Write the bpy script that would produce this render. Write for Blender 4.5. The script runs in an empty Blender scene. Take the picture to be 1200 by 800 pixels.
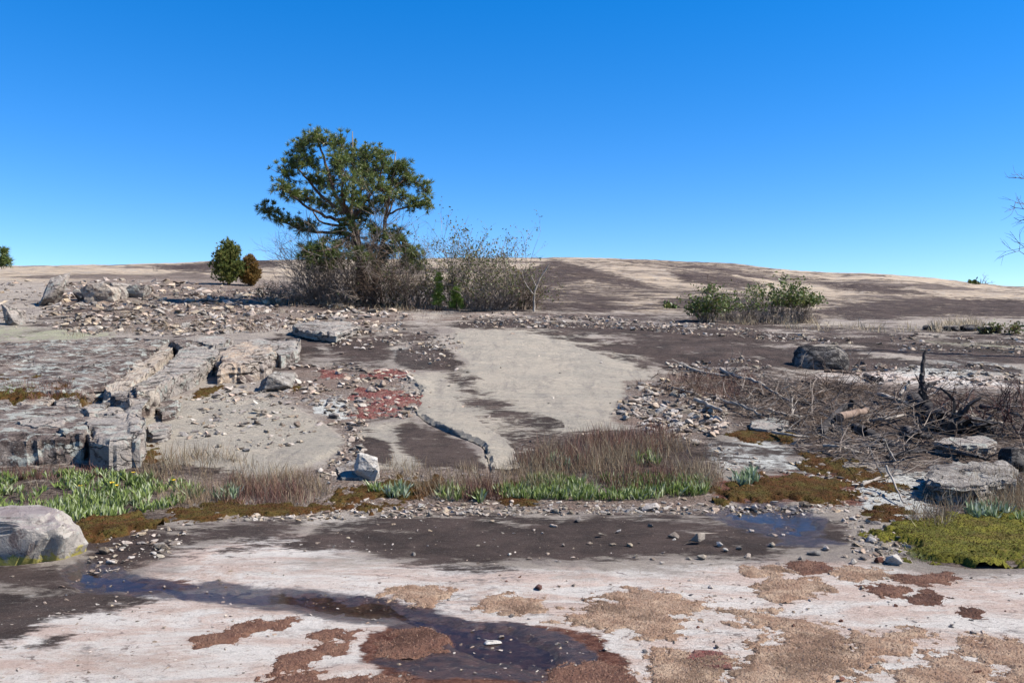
import bpy, bmesh, math, random
import numpy as np
from mathutils import Vector, Matrix, noise as mnoise

R = math.radians
random.seed(7)
RNG = np.random.default_rng(11)
scene = bpy.context.scene
C = scene.collection

# ------------------------------------------------------------------ camera
F = 960.0                      # focal length in photo pixels (1200 px wide)
EYE = 1.6
cam_d = bpy.data.cameras.new('camera')
cam_d.sensor_width = 36.0
cam_d.lens = F / 1200 * 36
cam_d.clip_start = 0.05
cam_d.clip_end = 6000
cam = bpy.data.objects.new('camera', cam_d)
cam.location = (0, 0, EYE)
cam.rotation_euler = (R(90), 0, 0)
C.objects.link(cam)
scene.camera = cam

# ------------------------------------------------------------------ sky + sun
SUN_EL, SUN_AZ = 47.0, 98.0      # azimuth clockwise from +Y (view direction)
w = bpy.data.worlds.new('World')
scene.world = w
w.use_nodes = True
nt = w.node_tree
nt.nodes.clear()
sky = nt.nodes.new('ShaderNodeTexSky')
sky.sky_type = 'NISHITA'
sky.sun_disc = False
sky.sun_elevation = R(SUN_EL)
sky.sun_rotation = R(SUN_AZ)
sky.altitude = 2500
sky.air_density = 1.0
sky.dust_density = 0.0
sky.ozone_density = 3.0
hs = nt.nodes.new('ShaderNodeHueSaturation')
hs.inputs['Saturation'].default_value = 1.63
hs.inputs['Hue'].default_value = 0.510
bg = nt.nodes.new('ShaderNodeBackground')
bg.inputs['Strength'].default_value = 0.135
wo = nt.nodes.new('ShaderNodeOutputWorld')
gm = nt.nodes.new('ShaderNodeGamma')
gm.inputs['Gamma'].default_value = 0.75          # evens out the gradient from zenith to horizon
nt.links.new(sky.outputs[0], gm.inputs['Color'])
nt.links.new(gm.outputs[0], hs.inputs['Color'])
nt.links.new(hs.outputs[0], bg.inputs['Color'])
nt.links.new(bg.outputs[0], wo.inputs['Surface'])
sd = bpy.data.lights.new('sun', 'SUN')
sd.energy = 5.0
sd.angle = R(0.53)
sd.color = (1.0, 0.955, 0.885)
so = bpy.data.objects.new('sun', sd)
sv = Vector((math.sin(R(SUN_AZ)) * math.cos(R(SUN_EL)), math.cos(R(SUN_AZ)) * math.cos(R(SUN_EL)), math.sin(R(SUN_EL))))
so.rotation_euler = sv.to_track_quat('Z', 'Y').to_euler()
so.location = (20, 0, 30)
C.objects.link(so)
vs = scene.view_settings
vs.view_transform = 'Standard'
vs.look = 'None'
vs.exposure = 1.22
vs.gamma = 1.0
vs.use_curve_mapping = False
scene.cycles.max_bounces = 6
scene.cycles.transparent_max_bounces = 8

# ------------------------------------------------------------------ numpy noise
def _hash(ix, iy, seed):
    h = (ix.astype(np.int64) * 374761393 + iy.astype(np.int64) * 668265263 + seed * 974634541) & 0x7fffffff
    h = ((h ^ (h >> 13)) * 1274126177) & 0x7fffffff
    h = (h ^ (h >> 16)) & 0xffff
    return h / 65535.0

def vnoise(x, y, seed=0):
    x = np.asarray(x, float); y = np.asarray(y, float)
    ix = np.floor(x); iy = np.floor(y)
    fx = x - ix; fy = y - iy
    fx = fx * fx * (3 - 2 * fx); fy = fy * fy * (3 - 2 * fy)
    a = _hash(ix, iy, seed); b = _hash(ix + 1, iy, seed)
    c = _hash(ix, iy + 1, seed); d = _hash(ix + 1, iy + 1, seed)
    return (a + (b - a) * fx) * (1 - fy) + (c + (d - c) * fx) * fy

def fbm(x, y, octv=4, seed=0, rough=0.5):
    s = 0; a = 1; t = 0
    for i in range(octv):
        s = s + a * vnoise(np.asarray(x) * 2 ** i + 17.3 * i, np.asarray(y) * 2 ** i - 9.1 * i, seed + i)
        t += a; a *= rough
    return s / t            # 0..1

def sdf_poly(px, py, poly):
    """signed distance in pixels, positive inside"""
    p = np.array(poly, float)
    q = np.roll(p, -1, axis=0)
    d = np.full(px.shape, 1e9)
    ins = np.zeros(px.shape, bool)
    for (x0, y0), (x1, y1) in zip(p, q):
        ex, ey = x1 - x0, y1 - y0
        wx, wy = px - x0, py - y0
        t = np.clip((wx * ex + wy * ey) / (ex * ex + ey * ey + 1e-9), 0, 1)
        d = np.minimum(d, (wx - ex * t) ** 2 + (wy - ey * t) ** 2)
        c = (y0 > py) != (y1 > py)
        with np.errstate(divide='ignore', invalid='ignore'):
            xi = x0 + (py - y0) * ex / (ey if abs(ey) > 1e-9 else 1e-9)
        ins ^= c & (px < xi)
    d = np.sqrt(d)
    return np.where(ins, d, -d)

# ------------------------------------------------------------------ terrain
# the granite dome: rows of the photograph met at each distance, per column of the photograph
DEP = np.array([9.2, 11, 13.5, 16, 20, 24, 27, 35, 50, 62, 75, 110])
COLS = {
    -500: [545, 500, 455, 425, 392, 371, 356, 338, 324, 321, 322, 330],
    0:    [545, 500, 455, 425, 392, 370, 355, 335, 318, 312, 313, 320],
    200:  [545, 500, 456, 425, 389, 368, 354, 336, 320, 314, 311, 308],
    400:  [545, 500, 458, 425, 386, 367, 356, 342, 325, 317, 311, 302],
    600:  [545, 500, 458, 425, 385, 368, 360, 346, 329, 321, 313, 300],
    800:  [545, 500, 459, 426, 387, 372, 366, 351, 334, 325, 318, 304],
    1000: [548, 503, 461, 429, 392, 378, 371, 357, 343, 336, 330, 319],
    1200: [552, 508, 465, 433, 397, 382, 375, 363, 352, 347, 343, 335],
    1700: [555, 512, 470, 440, 405, 392, 386, 377, 370, 367, 364, 358],
}
CPX = np.array(sorted(COLS))
LY = np.linspace(math.log(0.5), math.log(400), 1400)
YT = np.exp(LY)
ZT = []
for c in CPX:
    zk = EYE - (np.array(COLS[c]) - 400) / F * DEP
    Ys = np.concatenate([[0.1, 8.0, 8.5], DEP, [130, 160, 220, 400]])
    zc = zk[-1]
    Zs = np.concatenate([[0, 0, 0.03], zk, [zc + 0.2, zc - 3, zc - 14, zc - 60]])
    zz = np.interp(YT, Ys, Zs)
    kern = np.exp(-0.5 * (np.arange(-24, 25) / 9.0) ** 2); kern /= kern.sum()
    zp = np.concatenate([np.full(24, zz[0]), zz, np.full(24, zz[-1])])
    ZT.append(np.convolve(zp, kern, 'valid'))
ZT = np.array(ZT)

STREAM = [(70, 672), (92, 662), (125, 670), (160, 681), (215, 689), (250, 686), (300, 690), (345, 692), (400, 697), (440, 705),
          (490, 717), (545, 730), (600, 742), (640, 756), (662, 778), (640, 792), (600, 782), (560, 776), (530, 762), (526, 748), (500, 734), (430, 728), (380, 722), (350, 714), (300, 709), (230, 703), (150, 692), (100, 688)]
PUDDLE = [(838, 600), (868, 594), (905, 590), (937, 597), (962, 609), (960, 620), (938, 629), (905, 622), (862, 611)]

# the lip of the big pale sheet (left edge) and of the chip-strewn slab, met on the slope
SHEET = [(532, 384), (600, 380), (660, 385), (720, 400), (760, 420), (770, 450), (745, 490), (720, 520), (640, 545), (577, 552),
         (573, 534), (567, 521), (553, 514), (530, 506), (505, 495), (492, 485), (489, 470), (497, 458), (478, 446), (500, 437), (532, 433), (550, 427), (534, 404)]
CHIPSLAB = [(150, 470), (250, 462), (310, 470), (352, 482), (380, 497), (408, 519), (398, 528), (372, 539), (352, 550), (300, 556), (200, 556), (150, 540)]

def base_z(px, Y):
    px = np.clip(px, CPX[0], CPX[-1])
    i = np.clip(np.searchsorted(CPX, px) - 1, 0, len(CPX) - 2)
    t = (px - CPX[i]) / (CPX[i + 1] - CPX[i])
    t = t * t * (3 - 2 * t)
    k = np.clip((np.log(np.maximum(Y, 0.51)) - LY[0]) / (LY[1] - LY[0]), 0, len(LY) - 2.001)
    j = k.astype(int); f = k - j
    za = ZT[i, j] * (1 - f) + ZT[i, j + 1] * f
    zb = ZT[i + 1, j] * (1 - f) + ZT[i + 1, j + 1] * f
    return za * (1 - t) + zb * t

def smooth(a, b, x):
    t = np.clip((x - a) / (b - a), 0, 1)
    return t * t * (3 - 2 * t)

def ground(X, Y):
    X = np.asarray(X, float); Y = np.asarray(Y, float)
    Yc = np.maximum(Y, 0.5)
    px = 600 + F * X / Yc
    z = base_z(px, Yc)
    rise = smooth(8.3, 12, Yc)
    z = z + 0.020 * fbm(X * 0.9, Y * 0.9, 3, 3) * (1 - rise)
    z = z + rise * 0.14 * (fbm(X * 0.6, Y * 0.6, 5, 5, 0.55) - 0.5)
    fl = fbm(X * 1.1 + Y * 0.25, Y * 2.4, 5, 77, 0.55)      # low broken edges of the exfoliating sheets
    z = z + (0.010 + 0.04 * smooth(9, 20, Yc)) * (np.floor(fl * 9) / 9 - 0.5) * smooth(2.0, 4.0, Yc)
    z = z + smooth(30, 60, Yc) * 1.3 * (fbm(X * 0.08, Y * 0.08, 6, 8, 0.55) - 0.5) * (1 - smooth(95, 112, Yc) * 0.5)
    mid = (Yc > 8.6) & (Yc < 22)
    if np.any(mid):
        sx, sy, sz = px[mid], 400 - F * (z[mid] - EYE) / Yc[mid], z[mid]
        wq = 9 * (fbm(X[mid] * 3, Y[mid] * 3, 5, 71, 0.65) - 0.5)
        d1 = sdf_poly(sx + wq, sy + wq * 0.6, SHEET)
        lowr = smooth(452, 462, sy) * smooth(600, 575, sx)
        lip = 0.012 * lowr + 0.006
        lip = lip + 0.03 * smooth(470, 455, sy) * smooth(436, 444, sy) * smooth(510, 500, sx)
        d2 = sdf_poly(sx + wq, sy + wq * 0.6, CHIPSLAB)
        z = z.copy()
        z[mid] = sz + lip * smooth(-0.6, 1.0, d1) * (1 - 0.7 * smooth(0, 50, d1)) + 0.03 * smooth(-0.6, 1.0, d2)
        z[mid] -= 0.035 * lowr * smooth(488, 496, sx) * np.exp(-((d1 + 1.2) / 1.5) ** 2)
    # hollows that hold the run-off
    near = (Yc < 9) & (Yc > 3.2)
    if np.any(near):
        py = 400 + (EYE) * F / Yc
        jx = 34 * (fbm(X * 4, Y * 4, 5, 21, 0.6) - 0.5); jy = 20 * (fbm(X * 4, Y * 4, 5, 31, 0.6) - 0.5)
        dips = np.zeros_like(z)
        sel = near
        dn = 0.35 + 1.3 * fbm(X * 6 + 2, Y * 6, 4, 35, 0.62)
        for poly, dep in ((STREAM, 0.031), (PUDDLE, 0.034)):
            s = sdf_poly((px + jx)[sel], (py + jy)[sel], poly)
            dips[sel] = np.maximum(dips[sel], dep * dn[sel] * smooth(-6, 9, s))
        z = z - dips
    return z

def gz(x, y):
    return float(ground(np.array([x]), np.array([y]))[0])

YM = np.exp(np.linspace(math.log(3.0), math.log(125), 1500))
YQ = YM[::4]
def hit(px, py, h=0.0):
    """where the sight line of a photo pixel meets the ground raised by h"""
    u = (px - 600) / F
    def solve(Y, G):
        d = (EYE - (py - 400) / F * Y) - (G(u * Y, Y) + h)
        k = np.nonzero(d <= 0)[0]
        if len(k) == 0: return Y[int(np.argmin(d))]
        k = k[0]
        if k == 0: return None
        t = d[k - 1] / (d[k - 1] - d[k]); return Y[k - 1] + (Y[k] - Y[k - 1]) * t
    y = solve(YQ, ground_fast)
    if y is None: y = EYE * F / max(py - 400, 1)
    else:
        y2 = solve(np.linspace(y * 0.90, min(y * 1.10, 125), 60), ground)
        if y2 is not None: y = y2
    return Vector((u * y, y, gz(u * y, y)))

def hits(pxs, pys):
    pxs = np.asarray(pxs, float); pys = np.asarray(pys, float)
    out = np.zeros((len(pxs), 3))
    for s in range(0, len(pxs), 400):
        u = (pxs[s:s + 400, None] - 600) / F
        Yg = np.broadcast_to(YM[::3][None, :], (u.shape[0], len(YM[::3])))
        d = (EYE - (pys[s:s + 400, None] - 400) / F * Yg) - ground_fast(u * Yg, Yg)
        neg = d <= 0
        k = np.argmax(neg, axis=1); none = ~neg.any(axis=1)
        k[none] = np.argmin(d, axis=1)[none]
        k = np.clip(k, 1, None)
        r = np.arange(len(k))
        d0 = d[r, k - 1]; d1 = d[r, k]
        t = np.clip(d0 / (d0 - d1 + 1e-12), 0, 1)
        y = Yg[r, k - 1] * (1 - t) + Yg[r, k] * t
        out[s:s + 400, 0] = u[:, 0] * y; out[s:s + 400, 1] = y
    out[:, 2] = ground(out[:, 0], out[:, 1])
    return out

def ground_fast(X, Y):
    return base_z(600 + F * X / Y, Y)

def mpp(y):            # metres per photo pixel at distance y
    return y / F

# ------------------------------------------------------------------ mesh helpers
def mesh_arrays(name, V, faces, mat=None, smooth_sh=False):
    V = np.asarray(V, np.float32); faces = np.asarray(faces, np.int32)
    me = bpy.data.meshes.new(name)
    n, k = faces.shape
    me.vertices.add(len(V)); me.vertices.foreach_set('co', V.ravel())
    me.loops.add(n * k); me.loops.foreach_set('vertex_index', faces.ravel())
    me.polygons.add(n)
    me.polygons.foreach_set('loop_start', np.arange(0, n * k, k, dtype=np.int32))
    me.polygons.foreach_set('loop_total', np.full(n, k, np.int32))
    me.polygons.foreach_set('use_smooth', np.full(n, smooth_sh, bool))
    me.update(calc_edges=True)
    if mat: me.materials.append(mat)
    return me

def obj(name, me, parent=None, loc=None):
    o = bpy.data.objects.new(name, me)
    C.objects.link(o)
    if parent is not None: o.parent = parent
    if loc is not None: o.location = loc
    return o

def tag(o, label=None, cat=None, group=None, kind=None):
    if label: o['label'] = label
    if cat: o['category'] = cat
    if group: o['group'] = group
    if kind: o['kind'] = kind
    return o

def empty(name, loc, label, cat, group=None):
    o = bpy.data.objects.new(name, None)
    o.empty_display_size = 0.2
    C.objects.link(o); o.location = loc
    return tag(o, label, cat, group)

class Segs:
    """tapered branches, three-sided"""
    def __init__(s): s.a = []; s.b = []; s.ra = []; s.rb = []
    def add(s, a, b, ra, rb):
        s.a.append(tuple(a)); s.b.append(tuple(b)); s.ra.append(ra); s.rb.append(rb)
    def mesh(s, name, mat, sides=3, origin=(0, 0, 0)):
        A = np.array(s.a) - np.array(origin); B = np.array(s.b) - np.array(origin)
        ra = np.array(s.ra)[:, None]; rb = np.array(s.rb)[:, None]
        d = B - A; d /= np.linalg.norm(d, axis=1)[:, None] + 1e-9
        ref = np.where(np.abs(d[:, 2:3]) < 0.9, np.array([[0, 0, 1.0]]), np.array([[1.0, 0, 0]]))
        u = np.cross(d, ref); u /= np.linalg.norm(u, axis=1)[:, None] + 1e-9
        v = np.cross(d, u)
        n = len(A); V = np.zeros((n, 2 * sides, 3))
        for k in range(sides):
            an = 2 * math.pi * k / sides
            o = u * math.cos(an) + v * math.sin(an)
            V[:, k] = A + o * ra; V[:, sides + k] = B + o * rb
        f = []
        for k in range(sides):
            k2 = (k + 1) % sides
            f.append([k, k2, sides + k2, sides + k])
        f = np.array(f)[None] + (np.arange(n) * 2 * sides)[:, None, None]
        return mesh_arrays(name, V.reshape(-1, 3), f.reshape(-1, 4), mat, sides > 3)

def poly_tube(segs, pts, r0, r1, sub=3, wob=0.0):
    pts = [Vector(p) for p in pts]
    out = []
    n = len(pts)
    for i in range(n - 1):
        p0 = pts[max(i - 1, 0)]; p1 = pts[i]; p2 = pts[i + 1]; p3 = pts[min(i + 2, n - 1)]
        for k in range(sub):
            t = k / sub
            out.append(0.5 * ((2 * p1) + (p2 - p0) * t + (2 * p0 - 5 * p1 + 4 * p2 - p3) * t * t + (3 * p1 - p0 - 3 * p2 + p3) * t ** 3))
    out.append(pts[-1])
    if wob:
        out = [p + Vector((random.gauss(0, wob), random.gauss(0, wob), random.gauss(0, wob))) if 0 < i < len(out) - 1 else p for i, p in enumerate(out)]
    m = len(out) - 1
    for i in range(m):
        segs.add(out[i], out[i + 1], r0 + (r1 - r0) * i / m, r0 + (r1 - r0) * (i + 1) / m)
    return out

def blades_mesh(name, base, tip, width, mat, bend=None, mid=0.55, lance=False, origin=(0, 0, 0)):
    """many blades: base, tip (N,3), width (N,)"""
    base = np.asarray(base, float) - np.array(origin); tip = np.asarray(tip, float) - np.array(origin)
    n = len(base); width = np.broadcast_to(np.asarray(width, float), (n,))
    d = tip - base
    rnd = RNG.normal(size=(n, 3)); side = np.cross(d, rnd); side /= np.linalg.norm(side, axis=1)[:, None] + 1e-9
    if bend is None: bend = np.zeros((n, 3))
    m = base + d * mid + bend
    hw = (width / 2)[:, None]
    V = np.zeros((n, 5, 3))
    if lance:
        V[:, 0] = base - side * hw * 0.3; V[:, 1] = base + side * hw * 0.3
        V[:, 2] = m + side * hw; V[:, 3] = m - side * hw; V[:, 4] = tip
    else:
        V[:, 0] = base - side * hw; V[:, 1] = base + side * hw
        V[:, 2] = m + side * hw * 0.8; V[:, 3] = m - side * hw * 0.8; V[:, 4] = tip
    f = np.array([[0, 1, 2], [0, 2, 3], [3, 2, 4]])[None] + (np.arange(n) * 5)[:, None, None]
    return mesh_arrays(name, V.reshape(-1, 3), f.reshape(-1, 3), mat)

def rand_in_poly(poly, n, seed=None):
    p = np.array(poly, float)
    lo = p.min(0); hi = p.max(0)
    r = RNG if seed is None else np.random.default_rng(seed)
    out = np.zeros((0, 2))
    while len(out) < n:
        q = r.uniform(lo, hi, (n * 3, 2))
        q = q[sdf_poly(q[:, 0], q[:, 1], poly) > 0]
        out = np.concatenate([out, q])
    return out[:n]

# ------------------------------------------------------------------ materials
class N:
    def __init__(s, name):
        s.m = bpy.data.materials.new(name); s.m.use_nodes = True
        s.t = s.m.node_tree; s.t.nodes.clear()
        s.out = s.t.nodes.new('ShaderNodeOutputMaterial')
    def node(s, typ, **kw):
        n = s.t.nodes.new(typ)
        for k, v in kw.items(): setattr(n, k, v)
        return n
    def link(s, a, b): s.t.links.new(a, b)
    def setin(s, n, key, v):
        if hasattr(v, 'is_linked') or hasattr(v, 'links'): s.link(v, n.inputs[key])
        else:
            if isinstance(v, tuple) and len(v) == 3 and n.inputs[key].type == 'RGBA': v = (*v, 1)
            n.inputs[key].default_value = v
    def pos(s):
        return s.node('ShaderNodeNewGeometry').outputs['Position']
    def map(s, vec, scale=(1, 1, 1), rot=(0, 0, 0), loc=(0, 0, 0)):
        n = s.node('ShaderNodeMapping'); s.link(vec, n.inputs['Vector'])
        n.inputs['Scale'].default_value = scale; n.inputs['Rotation'].default_value = rot; n.inputs['Location'].default_value = loc
        return n.outputs[0]
    def noise(s, vec, scale, detail=4, rough=0.5, dist=0.0):
        n = s.node('ShaderNodeTexNoise'); s.link(vec, n.inputs['Vector'])
        n.inputs['Scale'].default_value = scale; n.inputs['Detail'].default_value = detail
        n.inputs['Roughness'].default_value = rough; n.inputs['Distortion'].default_value = dist
        return n.outputs['Fac']
    def cn(s, vec, scale, detail=8, rough=0.7, dist=0.0, k=2.0):
        return s.math('ADD', s.math('MULTIPLY', s.math('SUBTRACT', s.noise(vec, scale, detail, rough, dist), 0.5), k), 0.5)
    def vor(s, vec, scale, feature='F1', out='Distance'):
        n = s.node('ShaderNodeTexVoronoi'); n.feature = feature; s.link(vec, n.inputs['Vector']); n.inputs['Scale'].default_value = scale
        return n.outputs[out]
    def math(s, op, a, b=0.0, c=None, clamp=False):
        n = s.node('ShaderNodeMath', operation=op, use_clamp=clamp)
        s.setin(n, 0, a); s.setin(n, 1, b)
        if c is not None: s.setin(n, 2, c)
        return n.outputs[0]
    def ramp(s, f, a, b, lo=0.0, hi=1.0):
        n = s.node('ShaderNodeMapRange', interpolation_type='SMOOTHSTEP')
        s.setin(n, 'Value', f); n.inputs['From Min'].default_value = a; n.inputs['From Max'].default_value = b
        n.inputs['To Min'].default_value = lo; n.inputs['To Max'].default_value = hi
        return n.outputs[0]
    def mix(s, f, a, b, mode='MIX'):
        n = s.node('ShaderNodeMix', data_type='RGBA', blend_type=mode)
        s.setin(n, 0, f); s.setin(n, 6, a); s.setin(n, 7, b)
        return n.outputs[2]
    def attr(s, name, out='Fac'):
        n = s.node('ShaderNodeAttribute', attribute_name=name); return n.outputs[out]
    def bump(s, h, strength=0.5, dist=0.01, prev=None):
        n = s.node('ShaderNodeBump'); n.inputs['Strength'].default_value = strength; n.inputs['Distance'].default_value = dist
        s.link(h, n.inputs['Height'])
        if prev is not None: s.link(prev, n.inputs['Normal'])
        return n.outputs[0]
    def bsdf(s, col, rough=0.9, normal=None, spec=0.3, **kw):
        n = s.node('ShaderNodeBsdfPrincipled')
        mu = s.node('ShaderNodeMix', data_type='RGBA', blend_type='MULTIPLY'); mu.inputs[0].default_value = 1.0; s.setin(mu, 6, col); mu.inputs[7].default_value = (0.80, 0.79, 0.775, 1)
        s.setin(n, 'Base Color', mu.outputs[2]); s.setin(n, 'Roughness', rough); s.setin(n, 'Specular IOR Level', spec)
        if normal is not None: s.link(normal, n.inputs['Normal'])
        for k, v in kw.items(): s.setin(n, k, v)
        s.link(n.outputs[0], s.out.inputs['Surface'])
        return n

def leaf_mat(name, c1, c2, c3=None, rough=0.6, trans=0.25, spec=0.25, blotch=None):
    n = N(name)
    isl = n.node('ShaderNodeNewGeometry').outputs['Random Per Island']
    col = n.mix(isl, c1, c2)
    if c3 is not None:
        r2 = n.math('FRACT', n.math('MULTIPLY', isl, 13.7))
        col = n.mix(n.ramp(r2, 0.62, 0.9), col, c3)
    big = n.noise(n.pos(), 1.3, 3, 0.6)
    col = n.mix(n.ramp(big, 0.3, 0.7, 0.0, 0.35), col, tuple(x * 0.6 for x in c1))
    if blotch:
        col = n.mix(n.ramp(n.cn(n.map(n.pos(), loc=(4, 2, 9)), 2.6, 8, 0.7, 0.4, 2.2), 0.45, 0.72, 0, 0.85), col, blotch)
    p = n.node('ShaderNodeBsdfPrincipled')
    n.link(col, p.inputs['Base Color']); p.inputs['Roughness'].default_value = rough; p.inputs['Specular IOR Level'].default_value = spec
    if trans > 0:
        t = n.node('ShaderNodeBsdfTranslucent'); n.link(col, t.inputs['Color'])
        m = n.node('ShaderNodeMixShader'); m.inputs[0].default_value = trans
        n.link(p.outputs[0], m.inputs[1]); n.link(t.outputs[0], m.inputs[2]); n.link(m.outputs[0], n.out.inputs['Surface'])
    else:
        n.link(p.outputs[0], n.out.inputs['Surface'])
    return n.m

def bark_mat(name, c1, c2, scale=14):
    n = N(name)
    isl = n.node('ShaderNodeNewGeometry').outputs['Random Per Island']
    nn = n.noise(n.map(n.pos(), (1, 1, 0.35)), scale, 5, 0.65)
    f = n.math('ADD', n.math('MULTIPLY', n.ramp(nn, 0.3, 0.7), 0.6), n.math('MULTIPLY', isl, 0.4))
    n.bsdf(n.mix(f, c1, c2), 0.9, n.bump(nn, 0.6, 0.02), 0.15)
    return n.m

def rock_mat(name, base, tint, dark, dark_amt=0.5, pale=(0.5, 0.46, 0.42), lichen=None, lich_amt=0.3, scale=1.0, low_yellow=False, use_random=False, bstr=1.0, top_pale=False):
    n = N(name); P = n.pos()
    a = n.cn(P, 2.2 * scale, 8, 0.66, 0.2)
    b = n.cn(P, 9 * scale, 8, 0.7, 0.3, 1.7)
    g = n.noise(P, 160, 3, 0.7)
    col = n.mix(n.ramp(a, 0.3, 0.7), base, tint)
    col = n.mix(n.ramp(b, 0.5, 0.72, 0, 0.7), col, pale)
    dm = n.cn(n.map(P, (0.8, 1.3, 1.7), loc=(3.1, 1.7, 0.4)), 2.6 * scale, 11, 0.74, 0.4, 2.2)
    col = n.mix(n.ramp(dm, 0.78 - dark_amt * 0.42, 0.92 - dark_amt * 0.42, 0, 0.92), col, dark)
    if lichen is not None:
        lm = n.cn(n.map(P, (0.7, 1.3, 1), loc=(7, 2, 5)), 5 * scale, 10, 0.74, 0.5, 2.2)
        col = n.mix(n.ramp(lm, 0.88 - lich_amt * 0.8, 0.98 - lich_amt * 0.8, 0, 0.85), col, lichen)
    if use_random:
        ri = n.node('ShaderNodeNewGeometry').outputs['Random Per Island'] if use_random == 'island' else n.node('ShaderNodeObjectInfo').outputs['Random']
        hsv = n.node('ShaderNodeHueSaturation'); n.link(col, hsv.inputs['Color'])
        n.link(n.ramp(n.math('FRACT', n.math('MULTIPLY', ri, 7.3)), 0, 1, 0.5, 1.3), hsv.inputs['Value'])
        n.link(n.ramp(ri, 0, 1, 0.6, 1.5), hsv.inputs['Saturation'])
        n.link(n.ramp(n.math('FRACT', n.math('MULTIPLY', ri, 3.1)), 0, 1, 0.485, 0.51), hsv.inputs['Hue'])
        col = hsv.outputs[0]
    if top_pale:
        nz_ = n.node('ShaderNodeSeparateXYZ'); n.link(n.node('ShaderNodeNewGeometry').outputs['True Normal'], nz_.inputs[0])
        col = n.mix(n.math('MULTIPLY', n.ramp(n.math('ADD', nz_.outputs[2], n.math('MULTIPLY', a, 0.3)), 0.88, 1.05), 0.85), col, (0.36, 0.32, 0.265))  # upward faces mixed toward a paler warm grey
    # fractures
    vc = n.node('ShaderNodeTexVoronoi'); vc.feature = 'DISTANCE_TO_EDGE'; vc.inputs['Scale'].default_value = 1.6 * scale
    wv = n.node('ShaderNodeVectorMath', operation='ADD'); n.link(n.map(P, (0.8, 1.0, 2.4)), wv.inputs[0])
    nv = n.node('ShaderNodeTexNoise'); nv.inputs['Scale'].default_value = 3.0; nv.inputs['Detail'].default_value = 6; n.link(P, nv.inputs['Vector'])
    sc_ = n.node('ShaderNodeVectorMath', operation='SCALE'); sc_.inputs['Scale'].default_value = 0.7; n.link(nv.outputs['Color'], sc_.inputs[0]); n.link(sc_.outputs[0], wv.inputs[1])
    n.link(wv.outputs[0], vc.inputs['Vector'])
    crk = n.math('MULTIPLY', n.ramp(vc.outputs['Distance'], 0.03, 0.006), n.ramp(a, 0.40, 0.55))
    if not use_random: col = n.mix(n.math('MULTIPLY', crk, 0.85), col, tuple(x * 0.2 for x in base))
    # grain of the granite
    col = n.mix(n.ramp(g, 0.56, 0.68, 0, 0.45), col, tuple(x * 0.35 for x in base))
    col = n.mix(n.ramp(g, 0.42, 0.30, 0, 0.35), col, tuple(min(1, x * 1.5) for x in pale))
    h = n.math('ADD', n.math('MULTIPLY', b, 1.0), n.math('MULTIPLY', g, 0.12))
    h2 = n.math('ADD', h, n.math('MULTIPLY', n.noise(P, 38 * scale, 5, 0.7), 0.5))
    if not use_random: h2 = n.math('SUBTRACT', h2, n.math('MULTIPLY', crk, 0.9))
    n.bsdf(col, 0.92, n.bump(h2, 0.9 * bstr, 0.045), 0.06)
    return n.m

M = {}
M['ledge_dark'] = rock_mat('ledge granite dark', (0.20, 0.165, 0.145), (0.14, 0.108, 0.096), (0.07, 0.052, 0.047), 0.75, (0.34, 0.29, 0.25), (0.36, 0.375, 0.34), 0.43, 0.9)
M['ledge_pale'] = rock_mat('ledge granite pale', (0.26, 0.235, 0.215), (0.32, 0.275, 0.24), (0.085, 0.068, 0.062), 0.6, (0.38, 0.345, 0.31), (0.33, 0.345, 0.31), 0.36, 0.9)
M['ledge_cream'] = rock_mat('ledge granite cream', (0.36, 0.31, 0.26), (0.30, 0.245, 0.20), (0.11, 0.08, 0.07), 0.5, (0.47, 0.42, 0.36), (0.36, 0.37, 0.33), 0.32, 0.9)
M['ledge_orange'] = rock_mat('ledge granite orange', (0.39, 0.30, 0.225), (0.28, 0.24, 0.21), (0.10, 0.075, 0.068), 0.55, (0.45, 0.40, 0.34), (0.34, 0.35, 0.32), 0.3, 0.9)
M['boulder'] = rock_mat('boulder granite', (0.29, 0.265, 0.235), (0.21, 0.185, 0.165), (0.10, 0.085, 0.08), 0.4, (0.46, 0.43, 0.40), (0.40, 0.43, 0.38), 0.25, 1.4)
M['boulder_dark'] = rock_mat('boulder dark lichen', (0.14, 0.13, 0.125), (0.22, 0.20, 0.18), (0.028, 0.026, 0.028), 0.9, (0.3, 0.27, 0.24), (0.25, 0.27, 0.25), 0.15, 1.5)
M['boulder_pale_top'] = rock_mat('boulder dark with pale top', (0.14, 0.13, 0.125), (0.22, 0.20, 0.18), (0.028, 0.026, 0.028), 0.9, (0.3, 0.27, 0.24), None, 0, 1.5, top_pale=True)
M['stone'] = rock_mat('loose stone', (0.33, 0.29, 0.25), (0.27, 0.225, 0.19), (0.10, 0.08, 0.07), 0.3, (0.42, 0.375, 0.32), None, 0, 2.0, use_random='object', bstr=0.6)
M['stone_red'] = rock_mat('loose rusty stone', (0.11, 0.055, 0.045), (0.15, 0.07, 0.05), (0.05, 0.03, 0.03), 0.3, (0.2, 0.11, 0.09), None, 0, 2.0, bstr=0.6)
M['stone_white'] = rock_mat('loose white stone', (0.46, 0.43, 0.39), (0.42, 0.38, 0.34), (0.17, 0.11, 0.09), 0.25, (0.56, 0.53, 0.49), None, 0, 2.0, bstr=0.6)
M['rubble'] = rock_mat('rubble', (0.35, 0.305, 0.26), (0.30, 0.245, 0.205), (0.10, 0.08, 0.07), 0.25, (0.43, 0.385, 0.33), None, 0, 2.0, use_random='island', bstr=0.5)

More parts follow.
